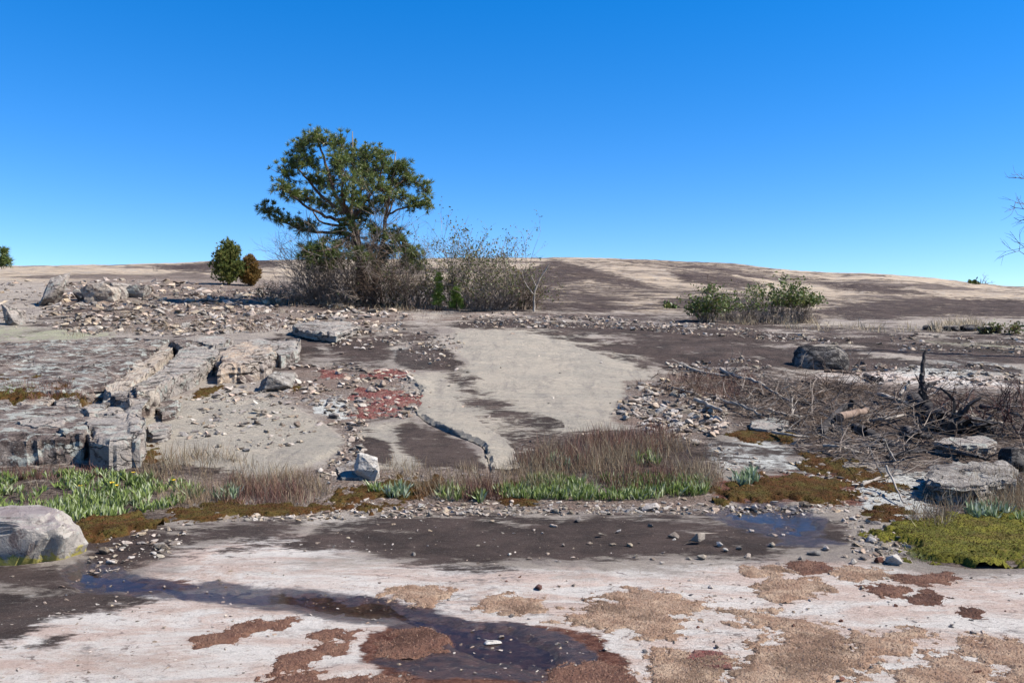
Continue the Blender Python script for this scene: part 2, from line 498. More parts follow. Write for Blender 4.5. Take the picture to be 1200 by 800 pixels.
# yellow lichen along the foot of the big boulder is its own material
def yellow_foot_mat():
    n = N('boulder granite yellow foot'); P = n.pos()
    a = n.noise(P, 3.0, 6, 0.6); b = n.noise(P, 14, 7, 0.7, 0.3); g = n.noise(P, 170, 3, 0.7)
    col = n.mix(n.ramp(a, 0.3, 0.7), (0.27, 0.245, 0.22), (0.35, 0.315, 0.28))
    col = n.mix(n.ramp(b, 0.52, 0.7, 0, 0.8), col, (0.40, 0.42, 0.385))
    dm = n.noise(n.map(P, loc=(3, 1, 4)), 5, 8, 0.7, 0.4)
    col = n.mix(n.ramp(dm, 0.53, 0.62, 0, 0.9), col, (0.12, 0.09, 0.085))
    sep = n.node('ShaderNodeSeparateXYZ'); n.link(P, sep.inputs[0])
    nz = n.node('ShaderNodeSeparateXYZ'); n.link(n.node('ShaderNodeNewGeometry').outputs['Normal'], nz.inputs[0])
    # weathered purple-grey crust on the flat top
    col = n.mix(n.math('MULTIPLY', n.ramp(nz.outputs[2], 0.75, 0.95), n.ramp(a, 0.35, 0.55, 0.3, 0.85)), col, (0.20, 0.165, 0.165))
    ym = n.math('ADD', n.math('MULTIPLY', sep.outputs[2], -5.0), n.cn(n.map(P, loc=(1, 2, 3)), 6, 8, 0.72, 0.3, 2.4))
    ym = n.ramp(ym, 0.12, 0.34)
    col = n.mix(n.math('MULTIPLY', ym, 0.85), col, (0.36, 0.31, 0.05))
    col = n.mix(n.ramp(g, 0.56, 0.68, 0, 0.4), col, (0.1, 0.09, 0.085))
    h = n.math('ADD', b, n.math('MULTIPLY', g, 0.15))
    n.bsdf(col, 0.93, n.bump(h, 0.8, 0.03), 0.2)
    return n.m
M['boulder_yellow'] = yellow_foot_mat()

def sheet_mat(name, base, tint, streak, samt):
    n = N(name); P = n.pos()
    a = n.noise(P, 1.3, 6, 0.6); b = n.noise(n.map(P, (2.2, 0.6, 0.6), (0, 0, R(-38))), 2.4, 8, 0.66, 0.4)
    g = n.noise(P, 150, 3, 0.7); f = n.noise(P, 24, 6, 0.7)
    col = n.mix(n.ramp(a, 0.3, 0.7), base, tint)
    col = n.mix(n.ramp(b, 0.60 - 0.12 * samt, 0.78 - 0.12 * samt, 0, samt), col, streak)
    at = n.attr('stain')
    at = n.math('ADD', at, n.math('MULTIPLY', n.math('SUBTRACT', n.noise(n.map(P, (2.5, 0.7, 1), (0, 0, R(-38))), 3.2, 9, 0.7, 0.3), 0.5), 0.95))
    col = n.mix(n.ramp(at, 0.42, 0.75, 0, 0.88), col, (0.085, 0.066, 0.062))
    col = n.mix(n.ramp(f, 0.55, 0.75, 0, 0.3), col, tuple(x * 0.6 for x in base))
    col = n.mix(n.ramp(g, 0.56, 0.68, 0, 0.4), col, tuple(x * 0.4 for x in base))
    col = n.mix(n.ramp(g, 0.42, 0.30, 0, 0.3), col, (0.55, 0.52, 0.48))
    h = n.math('ADD', f, n.math('MULTIPLY', g, 0.2))
    n.bsdf(col, 0.9, n.bump(h, 0.45, 0.02), 0.2)
    return n.m
M['sheet'] = sheet_mat('pale exfoliation sheet', (0.31, 0.285, 0.25), (0.36, 0.325, 0.28), (0.22, 0.19, 0.165), 0.6)

M['needle'] = leaf_mat('pine needles', (0.06, 0.10, 0.024), (0.13, 0.165, 0.04), (0.20, 0.20, 0.06), 0.45, 0.3, 0.4)
M['needle_young'] = leaf_mat('young pine needles', (0.13, 0.20, 0.04), (0.20, 0.28, 0.06), None, 0.5, 0.35)
M['cedar'] = leaf_mat('cedar foliage', (0.085, 0.12, 0.032), (0.17, 0.19, 0.05), (0.24, 0.20, 0.06), 0.6, 0.35)
M['cedar_brown'] = leaf_mat('bronzed cedar foliage', (0.17, 0.095, 0.03), (0.27, 0.155, 0.045), (0.13, 0.11, 0.035), 0.65, 0.3)
M['shrub_leaf'] = leaf_mat('shrub leaves', (0.075, 0.095, 0.03), (0.13, 0.14, 0.045), (0.17, 0.11, 0.05), 0.5, 0.3)
M['shrub_leaf_green'] = leaf_mat('evergreen shrub leaves', (0.06, 0.09, 0.02), (0.12, 0.16, 0.04), (0.16, 0.14, 0.05), 0.45, 0.25)
M['bark_pine'] = bark_mat('pine bark', (0.045, 0.033, 0.027), (0.13, 0.09, 0.07), 12)
M['bark_grey'] = bark_mat('grey dead wood', (0.16, 0.135, 0.115), (0.38, 0.34, 0.30), 16)
M['twig'] = bark_mat('grey brown twigs', (0.12, 0.092, 0.075), (0.32, 0.27, 0.23), 10)
M['twig_dark'] = bark_mat('dark brown twigs', (0.075, 0.05, 0.036), (0.19, 0.135, 0.10), 10)
M['twig_red'] = bark_mat('dark red twigs', (0.06, 0.03, 0.03), (0.13, 0.07, 0.06), 10)
M['char'] = bark_mat('charred wood', (0.018, 0.016, 0.016), (0.09, 0.08, 0.078), 18)
M['log_orange'] = bark_mat('barkless orange log', (0.12, 0.08, 0.06), (0.29, 0.215, 0.17), 10)
M['deadgrass'] = leaf_mat('dead broomsedge', (0.14, 0.088, 0.05), (0.25, 0.185, 0.115), (0.34, 0.295, 0.20), 0.7, 0.25)
M['deadgrass_red'] = leaf_mat('red brown dead grass', (0.095, 0.042, 0.032), (0.17, 0.085, 0.062), (0.21, 0.13, 0.10), 0.7, 0.25)
M['drygrass'] = leaf_mat('tan dry grass', (0.33, 0.26, 0.17), (0.42, 0.34, 0.23), None, 0.7, 0.25)
M['wool'] = leaf_mat('woolly grey green leaves', (0.085, 0.125, 0.026), (0.20, 0.25, 0.07), (0.36, 0.39, 0.24), 0.7, 0.25)
M['wool_pale'] = leaf_mat('pale woolly leaves', (0.13, 0.185, 0.085), (0.23, 0.285, 0.16), (0.38, 0.42, 0.33), 0.7, 0.25)
M['flower'] = leaf_mat('yellow petals', (0.75, 0.48, 0.03), (0.8, 0.55, 0.05), None, 0.6, 0.2)
M['mat_tan'] = leaf_mat('dried stonecrop stems', (0.30, 0.195, 0.135), (0.45, 0.325, 0.235), (0.20, 0.10, 0.068), 0.8, 0.1)
M['mat_brown'] = leaf_mat('brown stonecrop stems', (0.17, 0.088, 0.06), (0.30, 0.19, 0.13), (0.11, 0.055, 0.04), 0.8, 0.1)
M['stonecrop_red'] = leaf_mat('red stonecrop', (0.19, 0.03, 0.033), (0.30, 0.065, 0.065), (0.22, 0.13, 0.10), 0.6, 0.15)
M['moss_fuzz_green'] = leaf_mat('green moss shoots', (0.06, 0.06, 0.012), (0.16, 0.145, 0.025), (0.13, 0.07, 0.027), 0.8, 0.2, 0.1, (0.045, 0.026, 0.012))
M['moss_fuzz_olive'] = leaf_mat('olive moss shoots', (0.06, 0.047, 0.014), (0.12, 0.09, 0.022), (0.11, 0.045, 0.02), 0.8, 0.2, 0.1, (0.075, 0.027, 0.014))

def moss_mat(name, a, b, c):
    n = N(name); P = n.pos()
    x = n.noise(P, 5, 7, 0.65, 0.3); y = n.noise(P, 60, 4, 0.7)
    col = n.mix(n.ramp(x, 0.36, 0.62), a, b)
    col = n.mix(n.ramp(y, 0.5, 0.7, 0, 0.8), col, c)
    z_ = n.cn(n.map(P, loc=(9, 3, 1)), 2.2, 8, 0.7, 0.4, 2.2)
    col = n.mix(n.ramp(z_, 0.5, 0.75, 0, 0.8), col, tuple(v * 0.45 for v in b))
    col = n.mix(n.ramp(z_, 0.42, 0.2, 0, 0.5), col, c)
    n.bsdf(col, 0.95, n.bump(n.math('ADD', n.math('MULTIPLY', x, 0.5), y), 0.9, 0.03), 0.1)
    return n.m
M['moss_green'] = moss_mat('green moss', (0.09, 0.095, 0.018), (0.18, 0.17, 0.025), (0.11, 0.06, 0.025))
M['moss_olive'] = moss_mat('olive rust moss', (0.085, 0.07, 0.018), (0.10, 0.042, 0.015), (0.045, 0.03, 0.014))
M['mat_base'] = moss_mat('crumbled stonecrop litter', (0.42, 0.31, 0.22), (0.29, 0.185, 0.125), (0.18, 0.11, 0.08))
M['mat_base_brown'] = moss_mat('brown stonecrop litter', (0.20, 0.11, 0.075), (0.14, 0.07, 0.05), (0.08, 0.045, 0.035))
M['mat_base_red'] = moss_mat('red stonecrop litter', (0.25, 0.15, 0.125), (0.20, 0.085, 0.07), (0.12, 0.07, 0.055))

def water_mat():
    n = N('clear shallow water')
    P = n.pos()
    bp = n.bump(n.noise(P, 9, 4, 0.6), 0.10, 0.008)
    gl = n.node('ShaderNodeBsdfGlossy'); gl.inputs['Roughness'].default_value = 0.03; n.link(bp, gl.inputs['Normal'])
    tr = n.node('ShaderNodeBsdfTransparent'); tr.inputs['Color'].default_value = (0.80, 0.76, 0.74, 1)
    fr = n.node('ShaderNodeFresnel'); fr.inputs['IOR'].default_value = 1.17; n.link(bp, fr.inputs['Normal'])
    mx = n.node('ShaderNodeMixShader'); n.link(fr.outputs[0], mx.inputs[0]); n.link(tr.outputs[0], mx.inputs[1]); n.link(gl.outputs[0], mx.inputs[2])
    n.link(mx.outputs[0], n.out.inputs['Surface'])
    return n.m
M['water'] = water_mat()

def ground_mat():
    n = N('granite outcrop'); P = n.pos()
    big = n.noise(P, 0.28, 12, 0.62, 0.3)
    med = n.cn(n.map(P, loc=(5, 9, 2)), 1.5, 12, 0.72, 0.4, 1.7)
    flow = n.cn(n.map(P, (0.8, 2.6, 1), (0, 0, R(12))), 1.6, 11, 0.7, 0.6, 1.7)
    fine = n.cn(n.map(P, (0.8, 1.2, 1)), 16, 9, 0.76, 0.2, 1.9)
    g = n.cn(P, 95, 5, 0.75, 0, 1.4)
    wob = n.math('MULTIPLY', n.math('SUBTRACT', n.noise(n.map(P, (0.8, 1.5, 1), loc=(2, 4, 1)), 0.9, 14, 0.74, 0.4), 0.5), 2.2)
    wob2 = n.math('MULTIPLY', n.math('SUBTRACT', n.noise(n.map(P, (0.8, 1.6, 1), loc=(12, 4, 1)), 5.5, 10, 0.74, 0.3), 0.5), 2.2)
    def mask(ch, amp=1.0, w=0.12, second=0.6, c=0.5):
        v = n.attr(ch)
        v = n.math('ADD', v, n.math('MULTIPLY', wob, amp))
        v = n.math('ADD', v, n.math('MULTIPLY', wob2, amp * second))
        return n.math('MULTIPLY', n.ramp(v, c - w, c + w), n.ramp(n.attr(ch), 0.02, 0.2))
    # weathered granite
    col = n.mix(n.ramp(big, 0.35, 0.65), (0.26, 0.225, 0.195), (0.37, 0.32, 0.27))
    col = n.mix(n.ramp(med, 0.48, 0.7, 0, 0.75), col, (0.22, 0.185, 0.17))
    col = n.mix(n.ramp(med, 0.42, 0.25, 0, 0.6), col, (0.47, 0.43, 0.385))
    # far dome: sandy pink granite
    dome = n.mix(n.ramp(flow, 0.35, 0.65), (0.48, 0.385, 0.28), (0.33, 0.265, 0.205))
    dome = n.mix(n.ramp(med, 0.50, 0.70, 0, 0.6), dome, (0.30, 0.285, 0.265))
    col = n.mix(mask('m_dome', 0.4, 0.2), col, dome)
    ds = n.cn(n.map(P, (0.55, 1.0, 1), loc=(31, 8, 0)), 0.10, 14, 0.72, 0.6, 2.6)
    ds2 = n.cn(n.map(P, (0.45, 1.3, 1), loc=(3, 18, 0)), 0.45, 12, 0.74, 0.6, 2.6)
    dsm = n.math('MULTIPLY', n.math('MAXIMUM', n.ramp(ds, 0.52, 0.66), n.ramp(ds2, 0.60, 0.80, 0, 0.8)), mask('m_dome', 0.2, 0.2))
    col = n.mix(n.math('MULTIPLY', dsm, 0.88), col, n.mix(n.ramp(med, 0.35, 0.65), (0.055, 0.042, 0.038), (0.14, 0.11, 0.097)))
    # smooth pale grey sheets
    pl = n.mix(n.ramp(med, 0.35, 0.65), (0.36, 0.325, 0.27), (0.42, 0.37, 0.30))
    stre = n.noise(n.map(P, (2.4, 0.5, 1), (0, 0, R(-28))), 2.0, 11, 0.7, 0.3)
    pl = n.mix(n.ramp(stre, 0.49, 0.68, 0, 0.55), pl, (0.22, 0.195, 0.175))
    pl = n.mix(n.ramp(wob, 0.10, 0.5, 0, 0.5), pl, (0.46, 0.39, 0.31))
    pl = n.mix(n.ramp(fine, 0.52, 0.72, 0, 0.45), pl, (0.21, 0.19, 0.175))
    col = n.mix(mask('m_pale', 1.1, 0.26), col, pl)
    # brushwood and leaf litter
    lit = n.mix(n.ramp(fine, 0.35, 0.7), (0.045, 0.033, 0.028), (0.17, 0.13, 0.108))
    col = n.mix(mask('m_litter', 1.6, 0.14), col, lit)
    # gravelly soil
    gr = n.mix(n.vor(P, 42, 'F1', 'Color'), (0.18, 0.14, 0.12), (0.36, 0.305, 0.265))
    gr = n.mix(n.ramp(med, 0.4, 0.65), gr, (0.24, 0.175, 0.145))
    gr = n.mix(n.ramp(n.vor(P, 42), 0.35, 0.7, 0, 0.8), gr, (0.10, 0.075, 0.06))
    col = n.mix(mask('m_gravel', 1.1, 0.2), col, gr)
    # bleached feldspar sheet in the foreground
    cr = n.mix(n.ramp(flow, 0.36, 0.66), (0.68, 0.63, 0.58), (0.58, 0.455, 0.39))
    cr = n.mix(n.ramp(med, 0.52, 0.8, 0, 0.75), cr, (0.46, 0.335, 0.27))
    cr = n.mix(n.ramp(fine, 0.58, 0.82, 0, 0.7), cr, (0.30, 0.24, 0.20))
    cr = n.mix(n.ramp(wob2, 0.16, 0.42, 0, 0.6), cr, (0.33, 0.31, 0.295))
    cr = n.mix(n.ramp(wob2, -0.1, -0.36, 0, 0.7), cr, (0.68, 0.645, 0.60))
    cr = n.mix(n.ramp(wob, 0.18, 0.42, 0, 0.5), cr, (0.40, 0.36, 0.335))
    vc = n.node('ShaderNodeTexVoronoi'); vc.feature = 'DISTANCE_TO_EDGE'; vc.inputs['Scale'].default_value = 1.3
    wv = n.node('ShaderNodeVectorMath', operation='ADD'); n.link(n.map(P, (0.6, 1.5, 1)), wv.inputs[0])
    nv = n.node('ShaderNodeTexNoise'); nv.inputs['Scale'].default_value = 2.5; nv.inputs['Detail'].default_value = 6; n.link(P, nv.inputs['Vector']); n.link(nv.outputs['Color'], wv.inputs[1])
    n.link(wv.outputs[0], vc.inputs['Vector'])
    crack = n.math('MULTIPLY', n.ramp(vc.outputs['Distance'], 0.018, 0.004), n.ramp(wob2, 0.0, 0.2))
    cr = n.mix(n.math('MULTIPLY', crack, 0.75), cr, (0.14, 0.10, 0.09))
    cr = n.mix(n.math('MULTIPLY', n.ramp(wob, 0.0, 0.4), n.ramp(fine, 0.42, 0.68)), cr, (0.20, 0.18, 0.17))
    col = n.mix(mask('m_cream', 0.9, 0.3), col, cr)
    # pale lichen-white patches
    wh = n.mix(n.ramp(fine, 0.4, 0.65), (0.56, 0.56, 0.52), (0.34, 0.33, 0.31))
    col = n.mix(mask('m_white', 1.7, 0.08), col, wh)
    # pale yellow-green lichen
    col = n.mix(n.math('MULTIPLY', mask('m_green', 2.6, 0.2, 1.2, 0.62), 0.7), col, (0.33, 0.34, 0.22))
    # black and purple-brown biofilm
    dk = n.mix(n.ramp(med, 0.3, 0.7), (0.030, 0.021, 0.019), (0.078, 0.055, 0.048))
    dk = n.mix(n.ramp(fine, 0.68, 0.92, 0, 0.7), dk, (0.22, 0.175, 0.15))
    dk = n.mix(n.ramp(flow, 0.66, 0.95, 0, 0.5), dk, (0.20, 0.16, 0.135))
    dk = n.mix(n.ramp(g, 0.60, 0.70, 0, 0.4), dk, (0.24, 0.21, 0.19))
    col = n.mix(n.math('MULTIPLY', mask('m_dark', 1.7, 0.24), 0.96), col, dk)
    # red-brown algae round the run-off
    ru = n.mix(n.ramp(fine, 0.35, 0.65), (0.085, 0.035, 0.026), (0.18, 0.085, 0.06))
    col = n.mix(mask('m_rust', 1.3, 0.14), col, ru)
    # wet rock
    wet = mask('m_wet', 0.7, 0.16)
    bed = n.mix(n.ramp(fine, 0.35, 0.7), (0.022, 0.015, 0.014), (0.085, 0.045, 0.034))
    col = n.mix(n.math('MULTIPLY', wet, 0.85), col, bed)
    # grain
    dkf = n.ramp(g, 0.55, 0.66, 0, 0.5)
    col = n.mix(dkf, col, n.mix(0.7, col, (0.02, 0.018, 0.018)))
    col = n.mix(n.ramp(g, 0.43, 0.32, 0, 0.28), col, n.mix(0.35, col, (0.85, 0.82, 0.78)))
    h = n.math('ADD', n.math('MULTIPLY', fine, 0.55), n.math('MULTIPLY', g, 0.18))
    h = n.math('ADD', h, n.math('MULTIPLY', med, 0.9))
    bp = n.bump(h, 0.8, 0.05)
    bp = n.bump(flow, 0.6, 0.16, bp)
    rough = n.math('SUBTRACT', 0.93, n.math('MULTIPLY', wet, 0.62))
    n.bsdf(col, rough, bp, n.math('ADD', 0.05, n.math('MULTIPLY', wet, 0.4)))
    return n.m
M['ground'] = ground_mat()

# ------------------------------------------------------------------ the ground sheet
POLY = {
 'm_dark': [
  (12, [(330, 640), (380, 612), (500, 604), (640, 600), (760, 603), (840, 612), (930, 604), (985, 614), (1000, 636), (960, 646), (880, 655), (800, 652), (720, 660), (640, 658), (560, 663), (500, 658), (430, 650)]),
  (10, [(560, 362), (700, 368), (900, 378), (1200, 396), (1200, 404), (900, 392), (700, 380)]),
  (14, [(330, 395), (385, 390), (380, 420), (340, 430), (300, 440)]),
  (12, [(1000, 384), (1260, 396), (1260, 408), (1100, 400)]),
  (22, [(190, 625), (260, 612), (350, 608), (360, 628), (280, 640), (200, 640)]),
  (14, [(90, 640), (160, 620), (210, 615), (190, 645), (150, 660), (110, 662)]),
  (16, [(-60, 690), (60, 688), (140, 694), (180, 704), (130, 713), (70, 722), (20, 748), (-60, 760)]),
  (10, [(30, 757), (70, 742), (105, 736), (70, 757)]),
  (12, [(-40, 655), (60, 660), (90, 680), (60, 690), (-40, 685)]),
  (5, [(500, 378), (600, 372), (700, 377), (800, 383), (900, 387), (1000, 393), (1100, 402), (1260, 412), (1260, 430), (1090, 420), (1000, 408), (930, 408), (880, 402), (800, 398), (740, 394), (660, 391), (600, 387), (540, 382)]),
  (9, [(700, 392), (760, 390), (830, 396), (900, 404), (960, 412), (960, 428), (900, 434), (860, 438), (800, 436), (750, 424), (720, 412)]),
  (6, [(880, 408), (940, 405), (1000, 412), (1080, 422), (1200, 430), (1200, 440), (1080, 432), (1000, 440), (920, 434)]),
  (22, [(526, 432), (546, 440), (582, 465), (622, 488), (655, 500), (600, 507), (570, 490), (540, 462)]),
  (10, [(600, 378), (660, 384), (730, 402), (770, 425), (760, 440), (715, 415), (660, 396)]),
  (6, [(462, 410), (490, 400), (515, 402), (548, 428), (530, 434), (490, 432), (460, 428)]),
  (16, [(385, 392), (440, 385), (505, 391), (500, 400), (460, 408), (455, 432), (400, 430), (375, 405)]),
  (8, [(410, 512), (430, 500), (452, 520), (458, 545), (420, 543)]),
  (8, [(452, 500), (480, 490), (520, 505), (555, 525), (566, 547), (500, 545), (470, 525)]),
  (4, [(648, 304), (690, 313), (740, 327), (790, 342), (740, 339), (690, 328), (650, 338), (590, 340), (560, 336), (610, 318)]),
  (4, [(560, 350), (640, 350), (700, 352), (760, 360), (720, 366), (640, 363)]),
  (4, [(940, 366), (1000, 354), (1080, 347), (1200, 352), (1260, 362), (1200, 372), (1080, 372), (1000, 376)]),
  (4, [(780, 316), (850, 320), (900, 334), (870, 340), (800, 330)]),
  (4, [(960, 330), (1040, 335), (1100, 345), (1040, 346), (980, 340)]),
  (4, [(760, 352), (830, 345), (900, 352), (960, 350), (940, 360), (860, 366), (790, 362)]),
  (4, [(620, 335), (690, 344), (760, 350), (700, 356), (630, 350)]),
  (3, [(185, 313), (260, 304), (310, 300), (330, 312), (270, 318), (215, 318)]),
  (4, [(270, 342), (330, 338), (420, 352), (520, 362), (420, 366), (330, 356)]),
  (8, [(0, 440), (60, 430), (120, 425), (140, 440), (60, 455), (0, 460)]),
 ],
 'm_cream': [(24, [(-200, 715), (120, 706), (180, 672), (240, 655), (350, 655), (450, 660), (600, 670), (800, 662), (1000, 660), (1080, 672), (1400, 676), (1400, 1600), (-200, 1600)]),
             (18, [(200, 650), (300, 622), (400, 628), (430, 650), (340, 660), (220, 664)]),
             (8, [(690, 396), (780, 400), (870, 408), (820, 414), (740, 406)]),
             (5, [(560, 368), (700, 371), (900, 384), (1100, 392), (900, 389), (700, 377)]),
             (10, [(920, 412), (1010, 428), (1120, 440), (1200, 444), (1200, 455), (1080, 452), (960, 440)])],
 'm_pale': [(8, SHEET), (6, CHIPSLAB), (8, [(408, 505), (440, 492), (480, 490), (570, 540), (560, 552), (470, 556), (420, 545)])],
 'm_white': [(10, [(830, 522), (880, 516), (928, 524), (922, 548), (850, 554), (828, 540)]),
             (12, [(900, 535), (1000, 548), (1080, 560), (1090, 600), (1040, 612), (1000, 590), (930, 560)]),
             (6, [(455, 408), (490, 402), (520, 420), (500, 430), (470, 428)]),
             (6, [(370, 470), (400, 466), (415, 485), (395, 492), (375, 486)]),
             (8, [(1040, 425), (1130, 420), (1200, 428), (1200, 440), (1120, 440), (1050, 438)])],
 'm_gravel': [(14, [(130, 325), (330, 330), (480, 372), (420, 392), (330, 380), (240, 390), (130, 385), (60, 370), (60, 335)]),
              (12, [(340, 430), (400, 430), (460, 436), (490, 470), (470, 490), (430, 490), (420, 520), (440, 548), (410, 575), (370, 560), (405, 520), (370, 480), (330, 460)]),
              (10, [(735, 450), (780, 440), (850, 455), (860, 500), (820, 525), (760, 505), (720, 490)]),
              (10, [(380, 548), (560, 548), (600, 560), (840, 570), (860, 598), (600, 600), (400, 602), (200, 605), (160, 600), (200, 560)]),
              (10, [(110, 630), (190, 618), (200, 650), (150, 668), (115, 662)]),
              (8, [(500, 378), (540, 366), (700, 366), (760, 372), (700, 376), (600, 372)])],
 'm_litter': [(20, [(760, 438), (860, 432), (960, 438), (1060, 440), (1260, 450), (1260, 580), (1120, 575), (1000, 540), (900, 520), (850, 500)]),
              (10, [(300, 335), (500, 345), (640, 345), (640, 362), (500, 362), (310, 354)]),
              (8, [(810, 362), (960, 366), (960, 380), (810, 378)]),
              (12, [(-60, 440), (110, 445), (100, 478), (-60, 480)]),
              (10, [(0, 545), (220, 545), (400, 560), (380, 600), (200, 612), (60, 625), (0, 600)]),
              (10, [(580, 520), (760, 505), (840, 520), (850, 580), (580, 585)]),
              (12, [(1060, 575), (1260, 580), (1260, 668), (1100, 668), (1050, 640)])],
 'm_green': [(10, [(-60, 385), (60, 384), (130, 392), (60, 400), (-60, 404)]), (8, [(1080, 395), (1200, 398), (1200, 412), (1080, 408)])],
 'm_rust': [(10, [(430, 740), (500, 722), (560, 728), (640, 732), (700, 745), (740, 778), (720, 815), (560, 820), (470, 800), (420, 765)]),
            (8, [(330, 694), (420, 700), (500, 716), (520, 726), (420, 722), (340, 710)]),
            (8, [(110, 680), (220, 682), (250, 690), (150, 696)]),
            (12, [(840, 560), (920, 556), (1000, 565), (1010, 590), (920, 592), (840, 588)])],
 'm_wet': [(9, [(66, 668), (90, 655), (130, 664), (165, 677), (215, 685), (255, 681), (300, 686), (345, 688), (400, 693), (440, 701), (490, 714), (560, 728), (610, 730), (660, 744), (700, 764), (695, 788), (640, 798), (560, 794), (490, 791), (436, 776), (462, 764), (510, 762), (525, 748), (500, 740), (430, 731), (380, 725), (350, 717), (300, 712), (230, 706), (150, 696), (95, 692)]),
           (10, [(828, 600), (868, 588), (905, 585), (940, 592), (970, 607), (968, 622), (938, 633), (900, 627), (855, 615)]),
           (8, [(1000, 638), (960, 642), (900, 640), (960, 630)])],
 'm_dome': [(10, [(-800, 200), (2000, 200), (2000, 372), (960, 372), (600, 362), (500, 340), (330, 330), (150, 330), (-800, 330)])],
}
def build_ground():
    th = np.concatenate([np.linspace(-180, -52, 26)[:-1], np.linspace(-52, -36, 50)[:-1], np.linspace(-36, 36, 640)[:-1], np.linspace(36, 52, 50)[:-1], np.linspace(52, 180, 26)[:-1]])
    # columns evenly spaced in tangent inside the view
    inner = np.abs(th) <= 36
    tn = np.linspace(-math.tan(R(36)), math.tan(R(36)), inner.sum())
    th = np.radians(th); th[inner] = np.arctan(tn)
    rho = np.concatenate([np.exp(np.linspace(math.log(0.02), math.log(3.3), 26))[:-1],
                          np.exp(np.linspace(math.log(3.3), math.log(30), 430))[:-1],
                          np.exp(np.linspace(math.log(30), math.log(125), 150))[:-1],
                          np.array([128, 135, 145, 160, 180, 210, 250, 320, 450, 700, 1200, 2500, 5000])])
    T, Q = np.meshgrid(th, rho)
    lim = R(52)
    Tc = np.clip(T, -lim, lim)
    front = np.abs(T) <= lim
    rr = Q / math.cos(lim)
    X = np.where(front, Q * np.tan(Tc), rr * np.sin(T)); Y = np.where(front, Q, rr * np.cos(T))
    Z = ground(Q * np.tan(Tc), Q)
    fade = 1 - smooth(lim, R(110), np.abs(T))
    farz = smooth(220, 1000, Q)
    Z = Z * fade * (1 - farz) + (-40) * farz
    nr, nc = X.shape
    V = np.stack([X, Y, Z], -1).reshape(-1, 3)
    i = np.arange(nr - 1)[:, None]; j = np.arange(nc)[None]
    j2 = (j + 1) % nc
    q = np.stack(np.broadcast_arrays(i * nc + j, i * nc + j2, (i + 1) * nc + j2, (i + 1) * nc + j), -1).reshape(-1, 4)
    q = q[:, ::-1]
    me = mesh_arrays('ground', V, q, M['ground'], True)
    me.update()
    px = 600 + F * V[:, 0] / np.maximum(V[:, 1], 0.3)
    py = 400 - F * (V[:, 2] - EYE) / np.maximum(V[:, 1], 0.3)
    behind = V[:, 1] < 0.35
    px[behind] = 600; py[behind] = 1400
    wx = 10 * (fbm(V[:, 0] * 1.3, V[:, 1] * 1.3, 4, 40, 0.6) - 0.5); wy = 5 * (fbm(V[:, 0] * 1.3, V[:, 1] * 1.3, 4, 50, 0.6) - 0.5)
    for ch, lst in POLY.items():
        val = np.full(len(V), 0.0)
        for soft, poly in lst:
            p = np.array(poly); lo = p.min(0) - 2.2 * soft; hi = p.max(0) + 2.2 * soft
            s = (px > lo[0]) & (px < hi[0]) & (py > lo[1]) & (py < hi[1])
            if not s.any(): continue
            d = sdf_poly(px[s] + wx[s], py[s] + wy[s], poly)
            val[s] = np.maximum(val[s], np.clip(0.5 + d / (2 * soft), 0, 1.0))
        if ch == 'm_dark':
            # scattered dark bands over the dome, in the rock itself
            s = (V[:, 1] > 28) & (V[:, 1] < 140)
            nn = fbm(V[:, 0] * 0.055 + 3, V[:, 1] * 0.075 + 1, 5, 60, 0.62)
            val[s] = np.maximum(val[s], np.clip(0.5 + (nn[s] - 0.64) * 4.5, 0, 0.6))
            s = (V[:, 1] > 9) & (V[:, 1] <= 28)
            nn = fbm(V[:, 0] * 0.35 + 3, V[:, 1] * 0.22 + 1, 5, 66, 0.62)
            onsheet = smooth(-30, 0, np.maximum(sdf_poly(px[s], py[s], SHEET), sdf_poly(px[s], py[s], CHIPSLAB)))
            val[s] = np.maximum(val[s], np.clip(0.5 + (nn[s] - 0.66) * 4.5, 0, 0.6) * (1 - onsheet))
            val[s] = val[s] - 0.25 * onsheet * (val[s] < 0.3)
        a = me.attributes.new(ch, 'FLOAT', 'POINT')
        a.data.foreach_set('value', val.astype(np.float32))
    o = obj('ground', me)
    tag(o, 'sloping bare granite outcrop with dark stains and bleached foreground', 'rock', kind='structure')
    del o['category']
    return o
ground_obj = build_ground()

def water_sheet(name, label, poly, z=-0.011):
    p = np.array(poly)
    pts = []
    # outline a little wider than the hollow; the rock covers the rest
    c = p.mean(0)
    for x, y in p:
        Y = EYE * F / (y - 400); pts.append(((x - 600) / F * Y, Y))
    xs = [a for a, b in pts]; ys = [b for a, b in pts]
    x0, x1, y0, y1 = min(xs) - 0.15, max(xs) + 0.15, min(ys) - 0.2, max(ys) + 0.2
    nx, ny = 30, 16
    gx, gy = np.meshgrid(np.linspace(x0, x1, nx), np.linspace(y0, y1, ny))
    V = np.stack([gx, gy, np.full_like(gx, z)], -1).reshape(-1, 3)
    i, j = np.meshgrid(np.arange(ny - 1), np.arange(nx - 1), indexing='ij')
    q = np.stack([i * nx + j, i * nx + j + 1, (i + 1) * nx + j + 1, (i + 1) * nx + j], -1).reshape(-1, 4)
    o = obj(name, mesh_arrays(name, V, q, M['water'], True))
    tag(o, label, None, kind='structure')
    return o
water_sheet('water', 'shallow run-off winding across the bleached rock', STREAM)
water_sheet('water', 'dark shallow puddle below the mossy strip', PUDDLE)

